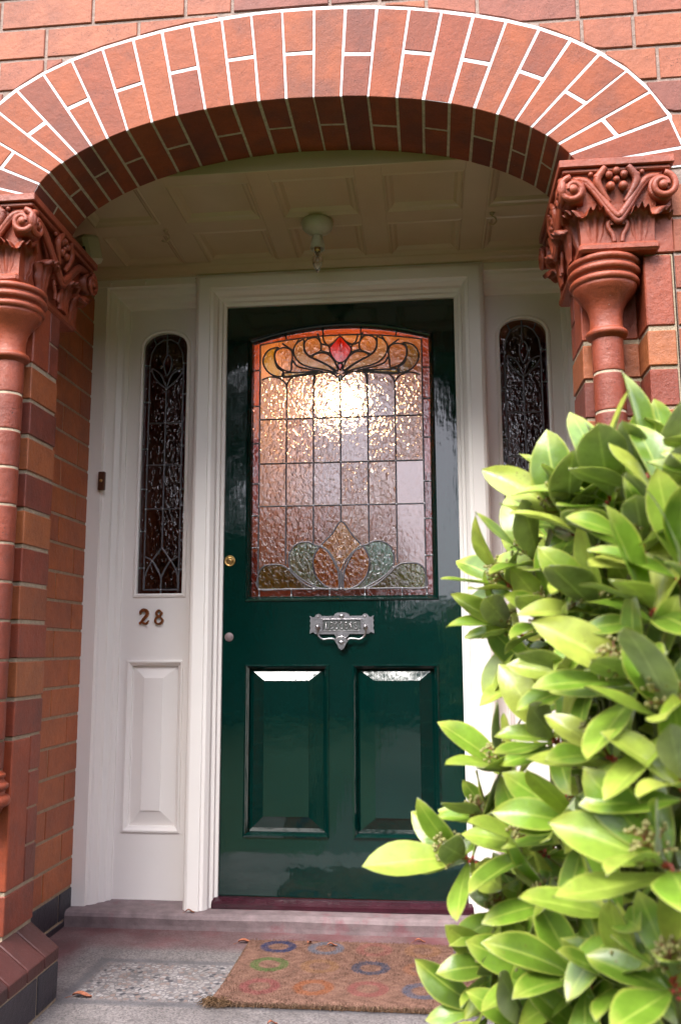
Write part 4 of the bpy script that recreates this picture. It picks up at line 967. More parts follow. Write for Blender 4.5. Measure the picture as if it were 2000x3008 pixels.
plate = plate_with_hole()
fl = MB(); fl.box(PXc - .0628, PXc + .0628, -.0025, .0, .8629, .8953, .0008); fl.build('flap', M_flap, plate)
fm = MB(); fm.sweep([(x, z) for x, z in hole], [(.0, -.006), (-.001, -.0085), (-.004, -.0085), (-.005, -.006)], closed=True); fm.ball((PXc, -.007, .909), .008, 12, 6, (1, .35, 1)); fm.ball((PXc, -.007, .842), .005, 10, 5, (1, .5, .8)); fm.ball((PXc - .080, -.007, .908), .004, 8, 5, (1, .5, 1)); fm.ball((PXc + .079, -.007, .908), .004, 8, 5, (1, .5, 1)); fm.build('raised_edge', M_chrome, plate)
tx = MB(); cw, h0, h1 = .0165, .8675, .8885; x = PXc - .0560
def stroke(pts): tx.tube([(a, -.0040, z) for a, z in pts], .0016, 6)
def arcp(cx, cz, rx, rz, a0, a1, n=10): return [(cx + rx * math.cos(math.radians(a0 + (a1 - a0) * i / n)), cz + rz * math.sin(math.radians(a0 + (a1 - a0) * i / n))) for i in range(n + 1)]
zm = (h0 + h1) / 2; rz = (h1 - h0) / 2
for chh in 'LETTERS':
    r_ = .0052; cx = x + .0055
    if chh == 'L': stroke([(x + .002, h1), (x + .002, h0), (x + .0095, h0)]); stroke([(x + .0095, h0), (x + .0095, h0 + .003)]); stroke([(x, h1), (x + .004, h1)])
    if chh == 'E': stroke(arcp(cx, zm, r_, rz, 40, 320)); stroke([(x + .001, zm), (x + .009, zm)])
    if chh == 'T': stroke(arcp(cx, zm - .001, r_, rz - .001, 110, 320)); stroke([(x - .0005, h1), (x + .011, h1)])
    if chh == 'R': stroke([(x + .002, h0), (x + .002, h1)]); stroke(arcp(x + .003, h1 - .0045, .005, .0045, 90, -90)); stroke([(x + .004, zm), (x + .010, h0)])
    if chh == 'S': stroke(arcp(cx, h1 - .0045, .0042, .0045, 20, 250) + arcp(cx, h0 + .0045, .0042, .0045, 70, -160))
    x += .0163
tx.build('lettering', M_chrome, plate)
kn = MB(); L = smooth2([(-.081, .868), (-.081, .854), (-.075, .840), (-.062, .832), (-.045, .8335), (-.030, .834), (-.020, .829)], False, 4)
for q_ in (-1, 1):
    kn.tube([(PXc + q_ * a * 1.0, -.019, z) for a, z in [(-abs(a_), z_) for a_, z_ in L]], .0032, 8)
    kn.lathe([(.0085, -.007), (.0085, -.014), (.0075, -.018)], (PXc + q_ * .081, 0, .870), (0, 1, 0), 14); kn.ball((PXc + q_ * .081, -.0205, .872), .0062, 12, 7, (.9, .8, 1.5))
kn.prism([(PXc - .023, .827), (PXc - .015, .816), (PXc - .008, .801), (PXc, .796), (PXc + .008, .801), (PXc + .015, .816), (PXc + .023, .827), (PXc + .018, .835), (PXc + .008, .840), (PXc - .008, .840), (PXc - .018, .835)], -.023, -.0155)
kn.tube([(PXc + a, -.0235, z) for a, z in [(-.021, .828), (-.017, .835), (-.008, .8395), (.008, .8395), (.017, .835), (.021, .828)]], .0018, 6); kn.ball((PXc, -.0225, .821), .0085, 10, 6, (1.2, .35, .8))
kn.build('knocker_handle', M_chrome, plate)
lk = MB(); lk.lathe([(.0185, .001), (.0195, -.003), (.0165, -.006), (.0155, -.004), (.0110, -.004), (.0105, -.008), (.0004, -.009)], (.022, 0, 1.103), (0, 1, 0), 30); kl = lk.build('cylinder_lock', M_brass, door)
kh = MB(); kh.lathe([(.0028, -.0105), (.0004, -.0108)], (.022, 0, 1.105), (0, 1, 0), 12); kh.box(.021, .023, -.0098, -.008, 1.096, 1.105); kh.build('keyhole', M_black, kl)
lk = MB(); lk.lathe([(.0155, .001), (.0155, -.002), (.0145, -.003), (.0004, -.0032)], (.023, 0, .841), (0, 1, 0), 30); lk.build('round_cover_plate', M_disc, door)

sl = MB(); V = []; prf = [(.044, .0035), (-.020, -.001), (-.034, -.008), (-.040, -.014), (-.041, -.0285), (.044, -.0285)]
n = 24
for i in range(n + 1):
    x = -.014 + (W + .028) * i / n; dz = -.004 * math.sin(math.pi * i / n) * .6
    for y, z in prf: V.append((x, y, z + dz * (1 if z > -.02 else 0)))
F = []; m = len(prf)
for i in range(n):
    for k in range(m): F.append((i * m + k, i * m + (k + 1) % m, (i + 1) * m + (k + 1) % m, (i + 1) * m + k))
F += [tuple(range(m)), tuple(reversed(range(n * m, (n + 1) * m)))]
sl.add(V, F); o = sl.build('door_sill', M_plum, None, (.4065, 0, STEP), recalc=True); tag(o, 'dark plum painted wooden sill under the green door', 'sill')

# ---------------------------------------------------------------- 28, bell push
num = empty('house_number', (-.262, .04, .913), 'copper coloured door number 28 on the white panel left of the door', 'house number')
def brushline(b, pts, wd, y0, y1):
    """a stroke of changing width, as a solid"""
    n = len(pts); Lf = []; Rt = []
    for i, p in enumerate(pts):
        a = Vector(pts[max(i - 1, 0)]); c_ = Vector(pts[min(i + 1, n - 1)]); d = (c_ - a).normalized(); nn = Vector((-d.y, d.x)); q = Vector(p); Lf.append(q + nn * wd[i] / 2); Rt.append(q - nn * wd[i] / 2)
    V = [(p.x, y0, p.y) for p in Lf] + [(p.x, y0, p.y) for p in Rt] + [(p.x, y1, p.y) for p in Lf] + [(p.x, y1, p.y) for p in Rt]; F = []
    for i in range(n - 1): F += [(i, i + 1, n + i + 1, n + i), (i, i + 1, 2 * n + i + 1, 2 * n + i), (n + i, n + i + 1, 3 * n + i + 1, 3 * n + i)]
    F += [(0, n, 3 * n, 2 * n), (n - 1, 2 * n - 1, 4 * n - 1, 3 * n - 1)]; b.add(V, F)
yA, yB_ = .031, .0398
b = MB(); px, pz = -.290, .913
p2 = smooth2([(-.0150, .013), (-.0125, .0195), (-.004, .0245), (.006, .0225), (.011, .0145), (.009, .006), (.000, -.006), (-.010, -.0175), (-.0165, -.0245)], False, 4)
w2 = [.005 + .0065 * abs(math.sin(math.pi * (i / (len(p2) - 1)) ** .8)) for i in range(len(p2))]
brushline(b, [(px + a, pz + c_) for a, c_ in p2], w2, yA, yB_)
p3 = smooth2([(-.017, -.0215), (-.008, -.0185), (.002, -.0225), (.010, -.0215), (.0165, -.012)], False, 4)
brushline(b, [(px + a, pz + c_) for a, c_ in p3], [.0075 if i < len(p3) * .8 else .004 for i in range(len(p3))], yA + .0004, yB_)
b.ball((px - .0135, yA + .003, pz + .0125), .0045, 10, 6, (1, .7, 1)); b.build('digit', M_copper, num, recalc=True)
b = MB(); px = -.237
up = smooth2([(.0, .0235), (-.0095, .0135), (-.004, .004), (.0, .001), (.007, .008), (.0095, .014)], True, 5); lo_ = smooth2([(.0, .001), (-.012, -.009), (-.009, -.021), (.0, -.0245), (.010, -.020), (.013, -.010)], True, 5)
for c8 in (up, lo_):
    pts = [(px + a, pz + z) for a, z in c8] + [(px + c8[0][0], pz + c8[0][1])]; nn = len(pts)
    brushline(b, pts, [.0048 + .0032 * abs(math.sin(2 * math.pi * i / nn + .6)) for i in range(nn)], yA + (0 if c8 is up else .0004), yB_)
b.build('digit', M_copper, num, recalc=True)
be = empty('doorbell', (-.427, -.052, 1.385), 'small brown bell push on the white outer post', 'doorbell')
b = MB(); b.box(-.4385, -.4145, -.066, -.0515, 1.352, 1.418, .0025); b.build('bell_body', M_brown, be)
b = MB(); b.lathe([(.0055, -.066), (.0055, -.0685), (.0042, -.070), (.0004, -.0702)], (-.4265, 0, 1.385), (0, 1, 0), 18); b.build('button', M_brass, be)
# hooks under the frame head
for x in (-.418, -.290, -.106, 1.225):
    b = MB(); b.tube([(x, -.058, 2.118), (x, -.066, 2.116), (x, -.070, 2.108), (x + .002, -.064, 2.102)], .0022, 6); b.lathe([(.004, -.054), (.004, -.058)], (x, 0, 2.118), (0, 1, 0), 10)
    o = b.build('screw_hook', M_white, None, (x, -.06, 2.11)); tag(o, {-.418: 'tiny painted hook at the far left end of the frame head', -.290: 'tiny painted hook on the frame head above the left narrow window', -.106: 'tiny painted hook on the frame head at the top left corner of the door surround', 1.225: 'tiny painted hook at the right end of the frame head'}[x], 'hook', 'tiny painted hooks along the frame head')
for x, lab in ((-.128, 'white cup hook in the ceiling left of the lamp'), (.928, 'white cup hook in the ceiling right of the lamp')):
    b = MB(); pts = [(x, -.352, CZ), (x, -.352, CZ - .012)] + [(x + .013 * math.sin(math.radians(a)) * 1.0, -.352, CZ - .026 + .014 * math.cos(math.radians(a))) for a in range(0, 250, 18)]
    b.tube(pts, .0026, 8); b.lathe([(.009, -.003), (.007, 0)], (x, -.352, CZ), (0, 0, 1), 12); o = b.build('cup_hook', M_cream, None, (x, -.352, CZ)); tag(o, lab, 'hook', 'cup hooks in the porch ceiling')

# ---------------------------------------------------------------- porch lamp (unlit)
LX, LY = .374, -.360
lt = empty('ceiling_light', (LX, LY, CZ), 'white ceiling lamp holder with a bare clear candle bulb, unlit', 'light')
b = MB(); b.lathe([(.040, 0), (.050, -.002), (.052, -.008), (.048, -.026), (.038, -.036), (.026, -.042), (.018, -.046), (.0165, -.052), (.0004, -.052)], (LX, LY, CZ), n=36); b.build('ceiling_rose', M_plastic, lt)
b = MB(); b.lathe([(.0165, -.052), (.0175, -.060), (.022, -.080), (.024, -.094), (.0235, -.097), (.020, -.097), (.0185, -.085), (.0004, -.083)], (LX, LY, CZ), n=30); h_ = b.build('lamp_holder', M_plastic, lt)
b = MB(); b.lathe([(.0100, -.084), (.0105, -.099), (.0095, -.102)], (LX, LY, CZ), n=20); b.build('bulb_cap', M_brass, lt)
def clear():
    m, n, l, p = mat('clear_bulb_glass'); p.inputs['Transmission Weight'].default_value = 1; p.inputs['Roughness'].default_value = .0; p.inputs['IOR'].default_value = 1.2; p.inputs['Base Color'].default_value = (.95, .95, .95, 1); return m
b = MB(); b.lathe([(.008, -.102), (.012, -.112), (.0165, -.124), (.0175, -.134), (.0150, -.148), (.0095, -.162), (.004, -.172), (.0004, -.176)], (LX, LY, CZ), n=24); b.lathe([(.0070, -.1025), (.0108, -.112), (.0152, -.124), (.0162, -.134), (.0138, -.148), (.0085, -.161), (.0034, -.170), (.0004, -.173)], (LX, LY, CZ), n=24)
b.build('bulb', clear(), lt)
b = MB(); b.tube([(LX - .003, LY, CZ - .102), (LX - .005, LY, CZ - .128), (LX, LY, CZ - .136), (LX + .005, LY, CZ - .128), (LX + .003, LY, CZ - .102)], .0006, 5); b.build('filament', M_chrome, lt)

# ---------------------------------------------------------------- floodlight box behind the left capital
fl_ = empty('security_light', (-.40, -.44, 2.04), 'cream box shaped security light tucked behind the left capital', 'security light')
def rotbox(b, c_, hx, hy, hz, rot, ch):
    M_ = rot; cs = [Vector(c_) + M_ @ Vector((sx * hx, sy * hy, sz * hz)) for sz in (-1, 1) for sy in (-1, 1) for sx in (-1, 1)]; b.hexa(cs, ch)
RM = Matrix.Rotation(math.radians(-28), 3, 'Z') @ Matrix.Rotation(math.radians(18), 3, 'X')
b = MB(); rotbox(b, (-.368, -.44, 2.055), .055, .035, .045, RM, .012); b.build('housing', M_plastic, fl_)
b = MB(); rotbox(b, Vector((-.368, -.44, 2.055)) + RM @ Vector((.012, -.034, -.004)), .034, .004, .010, RM, .002); b.build('lens', M_black, fl_)
b = MB(); rotbox(b, Vector((-.368, -.44, 2.055)) + RM @ Vector((.015, -.030, -.048)), .026, .018, .010, RM, .004); b.build('sensor', M_plastic, fl_)
b = MB(); b.box(XL, -.40, -.465, -.415, 2.05, 2.075, .003); b.build('bracket', M_plastic, fl_)

# ================================================================ HALL BEHIND THE DOOR
def room(nm, x0, x1, y0, y1, z0, z1, m, openfront=True):
    b = MB(); V = [(x, y, z) for z in (z0, z1) for y in (y0, y1) for x in (x0, x1)]
    b.add(V, [(0, 1, 3, 2), (4, 5, 7, 6), (2, 3, 7, 6), (0, 2, 6, 4), (1, 3, 7, 5)]); o = b.build(nm, m); tag(o, kind='structure'); return o
room('hall', -.05, .863, .06, 3.2, 0, 2.45, M_hall)
room('lamp_block_box', -.60, -.0505, .075, .60, -.02, 2.45, M_dark)  # dark boxes added behind the side windows to keep lamp glow out
room('lamp_block_box', .8635, 1.42, .075, .60, -.02, 2.45, M_dark)
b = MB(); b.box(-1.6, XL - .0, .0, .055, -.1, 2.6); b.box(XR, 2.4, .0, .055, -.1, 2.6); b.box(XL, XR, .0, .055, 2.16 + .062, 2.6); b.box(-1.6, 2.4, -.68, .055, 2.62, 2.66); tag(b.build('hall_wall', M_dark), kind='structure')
hl = empty('hall_lamp', (.285, 1.25, 2.02), 'warm lit globe lamp glowing through the stained glass of the door', 'lamp')
me_, n_, l_, p_ = mat('lit_warm_globe'); p_.inputs['Emission Color'].default_value = (1.0, .62, .30, 1); p_.inputs['Emission Strength'].default_value = 8.0; p_.inputs['Base Color'].default_value = (.9, .8, .6, 1)
b = MB(); b.ball((.285, 1.25, 2.02), .074, 24, 14); b.build('globe', me_, hl)
b = MB(); b.tube([(.285, 1.25, 2.45), (.285, 1.25, 2.10)], .004, 6); b.build('cord', M_brown, hl)

# ================================================================ DOORMAT
def door_mat():
    t = empty('doormat', (.50, -.45, FLOOR), 'worn brown coir doormat printed with faded coloured rings', 'doormat')
    x0, x1, y0, y1 = .152, .900, -.678, -.212; zt = FLOOR + .016
    RG = []; colsR = {(0, 0): (.03, .05, .13), (0, 1): (.12, .17, .24), (0, 2): (.36, .10, .10), (0, 3): (.36, .17, .06), (0, 4): (.08, .10, .18), (1, 0): (.10, .17, .05), (1, 1): (.38, .19, .07), (1, 2): (.05, .075, .13), (1, 3): (.38, .14, .06), (1, 4): (.35, .1, .1), (2, 0): (.36, .07, .09), (2, 1): (.40, .12, .04), (2, 2): (.36, .08, .09), (2, 3): (.07, .13, .22), (2, 4): (.3, .15, .05)}
    strength = {(0, 0): .95, (1, 0): .9, (1, 2): .85, (0, 1): .7, (2, 1): .65, (2, 3): .65, (2, 0): .5, (2, 2): .5, (0, 2): .4, (0, 3): .35, (1, 1): .4, (1, 3): .4, (0, 4): .7}
    for j, yy in enumerate((-.277, -.424, -.580)):
        for i in range(5): RG.append((.248 + .1405 * i + (.003 if j == 2 else 0), yy, colsR[(j, i)], strength.get((j, i), .6) + .08))
    def colour(x, y):
        b_ = np.array([.235, .128, .094]); k = 0.9 + .2 * math.sin(x * 91 + 3 * math.sin(y * 57)) * math.sin(y * 83); c_ = b_ * k
        for rx, ry, rc, st in RG:
            d = math.hypot((x - rx), (y - ry)); e = abs(d - .0415)
            if e < .0145:
                f = st * min(1, (.0145 - e) / .005) * random.uniform(.55, 1.0); c_ = c_ * (1 - f) + np.array(rc) * f * .75
        return np.clip(c_, 0, 1)
    m, n, l, p = mat('coir_fibre'); at = n.new('ShaderNodeAttribute'); at.attribute_name = 'ink'; v = coord(n, l)
    t1 = noise(n, l, 420, 3, .6, v); r1 = ramp(n, [(.3, (.45, .45, .45)), (.7, (1.4, 1.4, 1.4))]); l.new(t1.outputs[0], r1.inputs[0])
    l.new(mix(n, l, at.outputs['Color'], r1.outputs[0], 1.0, 'MULTIPLY'), p.inputs['Base Color']); p.inputs['Roughness'].default_value = .95; p.inputs['Specular IOR Level'].default_value = .15
    bump(n, l, t1.outputs[0], p, .004, 1.0)
    def setc(o, cols_):
        at_ = o.data.color_attributes.new('ink', 'FLOAT_COLOR', 'POINT'); a = np.ones((len(o.data.vertices), 4), np.float32); a[:, :3] = cols_; at_.data.foreach_set('color', a.ravel())
    st = .005; nx = int((x1 - x0) / st); ny = int((y1 - y0) / st); V = []; F = []; K = []
    for j in range(ny + 1):
        for i in range(nx + 1):
            x = x0 + (x1 - x0) * i / nx; y = y0 + (y1 - y0) * j / ny
            if i in (0, nx): x += random.uniform(-.003, .003)
            if j in (0, ny): y += random.uniform(-.002, .002)
            e = min(i, nx - i, j, ny - j); z = zt - (.006 if e == 0 else .001 if e == 1 else 0) + random.uniform(-.0012, .0012) + .002 * math.sin(x * 9) * math.sin(y * 13)
            x += .012 * max(0, (-.50 - y) / .18) * -1 * max(0, (.30 - x) / .15)
            V.append((x, y, z)); K.append(colour(x, y))
    w_ = nx + 1; F = [(j * w_ + i, j * w_ + i + 1, (j + 1) * w_ + i + 1, (j + 1) * w_ + i) for j in range(ny) for i in range(nx)]
    edge = [j * w_ for j in range(ny, -1, -1)] + [i for i in range(1, w_)] + [j * w_ + nx for j in range(1, ny + 1)] + [ny * w_ + i for i in range(nx - 1, 0, -1)]
    bb = len(V)
    for e in edge: V.append((V[e][0], V[e][1], FLOOR + .001)); K.append(np.array([.22, .11, .055]))
    ne = len(edge)
    for i in range(ne): F.append((edge[i], bb + i, bb + (i + 1) % ne, edge[(i + 1) % ne]))
    b = MB(); b.add(V, F, True); o = b.build('mat_body', m, t); setc(o, np.array(K))
    # upright pile fibres and a frayed fringe on the front and left edges
    b = MB(); K = []; V = []; F = []
    def fibre(p, q, r_, wd, c_):
        p, q, r_ = Vector(p), Vector(q), Vector(r_); sd_ = (r_ - p).cross(Vector((random.random(), random.random(), .3))).normalized() * wd; k = len(V)
        V.extend([p - sd_, p + sd_, q + sd_, q - sd_, r_]); F.extend([(k, k + 1, k + 2, k + 3), (k + 3, k + 2, k + 4)]); K.extend([c_] * 5)
    for i in range(15000):
        x = random.uniform(x0, x1); y = y0 + (y1 - y0) * random.random(); c_ = colour(x, y) * random.uniform(.65, 1.35)
        dx, dy = random.gauss(0, .0022), random.gauss(0, .0022); h = random.uniform(.002, .0045)
        fibre((x, y, zt - .002), (x + dx * .4, y + dy * .4, zt + h * .7), (x + dx, y + dy, zt + h), .0006, c_)
    for i in range(2600):
        x = random.uniform(x0 - .012, x1); near = math.exp(-(x - x0) / .05); L_ = .004 + .010 * random.random() + .026 * near * random.random()
        c_ = np.array([.22, .14, .09]) * random.uniform(.5, 1.4); a = random.gauss(-1.57 - .5 * near, .5)
        y = y0 + random.uniform(-.004, .006); z = FLOOR + random.uniform(.003, .014)
        dx, dy = math.cos(a) * L_, math.sin(a) * L_
        fibre((x, y, z), (x + dx * .5, y + dy * .5, z + .003 * random.random()), (x + dx, y + dy, FLOOR + .001 + random.random() * .004), .0006, c_)
    for i in range(500):
        y = random.uniform(y0, y1); L_ = random.uniform(.003, .010); c_ = np.array([.22, .14, .09]) * random.uniform(.5, 1.4)
        fibre((x0 + .002, y, FLOOR + .010), (x0 - L_ * .5, y + random.gauss(0, .003), FLOOR + .008), (x0 - L_, y + random.gauss(0, .005), FLOOR + .002), .0006, c_)
    for i in range(420):   # the loose tuft at the front left corner
        a = random.uniform(2.6, 4.6); L_ = random.uniform(.015, .05); x = x0 + random.uniform(-.01, .05); y = y0 + random.uniform(-.008, .02); c_ = np.array([.22, .13, .07]) * random.uniform(.5, 1.4)
        fibre((x, y, FLOOR + .012), (x + math.cos(a) * L_ * .5, y + math.sin(a) * L_ * .4, FLOOR + .016 * random.random() + .004), (x + math.cos(a + .5) * L_, y + math.sin(a + .5) * L_ * .7, FLOOR + .002 + .008 * random.random()), .0007, c_)
    b.add(V, F); o = b.build('pile_fibres', m, t); setc(o, np.array(K)); o['kind'] = 'stuff'
door_mat()

# ---------------------------------------------------------------- dead leaves
def dead_leaf(x, y, z, a, L_, wd, lab):
    V = []; F = []; nu, nv = 4, 8
    for j in range(nv + 1):
        v = j / nv
        for i in range(nu + 1):
            u = -1 + 2 * i / nu; hw_ = wd * math.sin(math.pi * min(1, v * .95 + .03)) ** .8
            lx, ly, lz = (v - .5) * L_, u * hw_, abs(u) * wd * .5 + .004 * math.sin(v * 5) + .0045
            V.append((x + lx * math.cos(a) - ly * math.sin(a), y + lx * math.sin(a) + ly * math.cos(a), z + lz))
    w_ = nu + 1; F = [(j * w_ + i, j * w_ + i + 1, (j + 1) * w_ + i + 1, (j + 1) * w_ + i) for j in range(nv) for i in range(nu)]
    V2 = V + [(a_, b_, c_ - .0006) for a_, b_, c_ in V]; F2 = F + [tuple(i + len(V) for i in reversed(f)) for f in F]
    b = MB(); b.add(V2, F2, True); b.tube([(x - math.cos(a) * L_ * .5, y - math.sin(a) * L_ * .5, z + .004), (x - math.cos(a + .2) * L_ * .85, y - math.sin(a + .2) * L_ * .85, z + .002)], .0006, 5)
    tag(b.build('fallen_leaf', M_deadleaf, None, (x, y, z)), lab, 'leaf', 'fallen leaves on the porch floor')
dead_leaf(-.195, -.655, FLOOR, .05, .050, .010, 'curled red-brown dead leaf on the terrazzo near the left plinth')
dead_leaf(.135, -.205, FLOOR, .25, .045, .009, 'dead leaf at the back left corner of the doormat')
dead_leaf(.335, -.245, FLOOR + .016, 1.3, .026, .006, 'small brown leaf on the mat just right of the dark blue ring')
dead_leaf(.405, -.262, FLOOR + .016, .3, .030, .006, 'pale dry leaf lying on the grey-blue ring of the doormat')
dead_leaf(-.07, -.090, STEP, .3, .028, .006, 'tiny dry leaf on the stone step below the left door post')
dead_leaf(.66, -.150, FLOOR, .15, .032, .005, 'thin dry leaf against the step behind the doormat')
dead_leaf(.32, -.775, FLOOR, .6, .026, .005, 'tiny dry leaf on the front edge of the porch floor below the mat')

# ================================================================ THE BUSH
ROS= [(0.741, -1.937, 0.568, -0.781, -0.498, 0.378, 0.1), (0.798, -1.925, 0.661, -0.554, -0.529, 0.643, 0.09), (0.844, -1.875, 0.765, -0.796, -0.462, 0.39, 0.085), (0.813, -1.867, 0.824, -0.761, -0.464, 0.454, 0.088), (0.809, -1.877, 0.88, -0.72, -0.464, 0.515, 0.09), (0.838, -1.928, 0.905, -0.523, -0.461, 0.717, 0.1), (0.868, -1.982, 0.944, -0.466, -0.459, 0.757, 0.105), (0.906, -2.033, 0.969, -0.164, -0.369, 0.915, 0.1), (0.941, -2.062, 0.981, 0.304, -0.244, 0.921, 0.105), (0.877, -1.967, 0.981, -0.087, -0.433, 0.897, 0.07), (0.94, -2.128, 0.947, 0.175, -0.336, 0.926, 0.085), (0.891, -2.026, 0.913, -0.33, -0.517, 0.79, 0.095), (0.918, -2.123, 0.901, -0.078, -0.496, 0.865, 0.09), (0.853, -1.966, 0.832, -0.649, -0.532, 0.544, 0.09), (0.884, -2.046, 0.842, -0.554, -0.529, 0.643, 0.095), (0.913, -2.164, 0.837, -0.33, -0.517, 0.79, 0.09), (0.864, -2.037, 0.771, -0.73, -0.532, 0.429, 0.09), (0.892, -2.157, 0.775, -0.649, -0.532, 0.544, 0.095), (0.915, -2.201, 0.747, -0.33, -0.517, 0.79, 0.09), (0.84, -1.999, 0.705, -0.649, -0.532, 0.544, 0.09), (0.881, -2.095, 0.698, -0.554, -0.529, 0.643, 0.09), (0.897, -2.215, 0.628, -0.616, -0.498, 0.61, 0.1), (0.819, -1.983, 0.589, -0.649, -0.532, 0.544, 0.09), (0.855, -2.056, 0.626, -0.73, -0.532, 0.429, 0.085), (0.799, -1.922, 0.51, -0.793, -0.53, 0.299, 0.085), (0.842, -2.003, 0.538, -0.793, -0.53, 0.299, 0.09), (0.876, -2.125, 0.56, -0.649, -0.532, 0.544, 0.09), (0.781, -1.935, 0.451, -0.764, -0.531, 0.366, 0.08), (0.818, -1.994, 0.466, -0.649, -0.532, 0.544, 0.085), (0.847, -2.066, 0.487, -0.554, -0.529, 0.643, 0.085), (0.882, -2.137, 0.509, -0.446, -0.524, 0.726, 0.085), (0.761, -1.929, 0.401, -0.853, -0.457, 0.251, 0.085), (0.805, -2.008, 0.416, -0.649, -0.532, 0.544, 0.085), (0.854, -2.056, 0.429, -0.33, -0.517, 0.79, 0.085), (0.904, -2.2, 0.535, -0.206, -0.507, 0.837, 0.085), (0.915, -2.223, 0.693, -0.33, -0.517, 0.79, 0.09), (0.935, -2.188, 0.874, -0.078, -0.496, 0.865, 0.085), (0.773, -1.909, 0.607, -0.649, -0.532, 0.544, 0.07)]
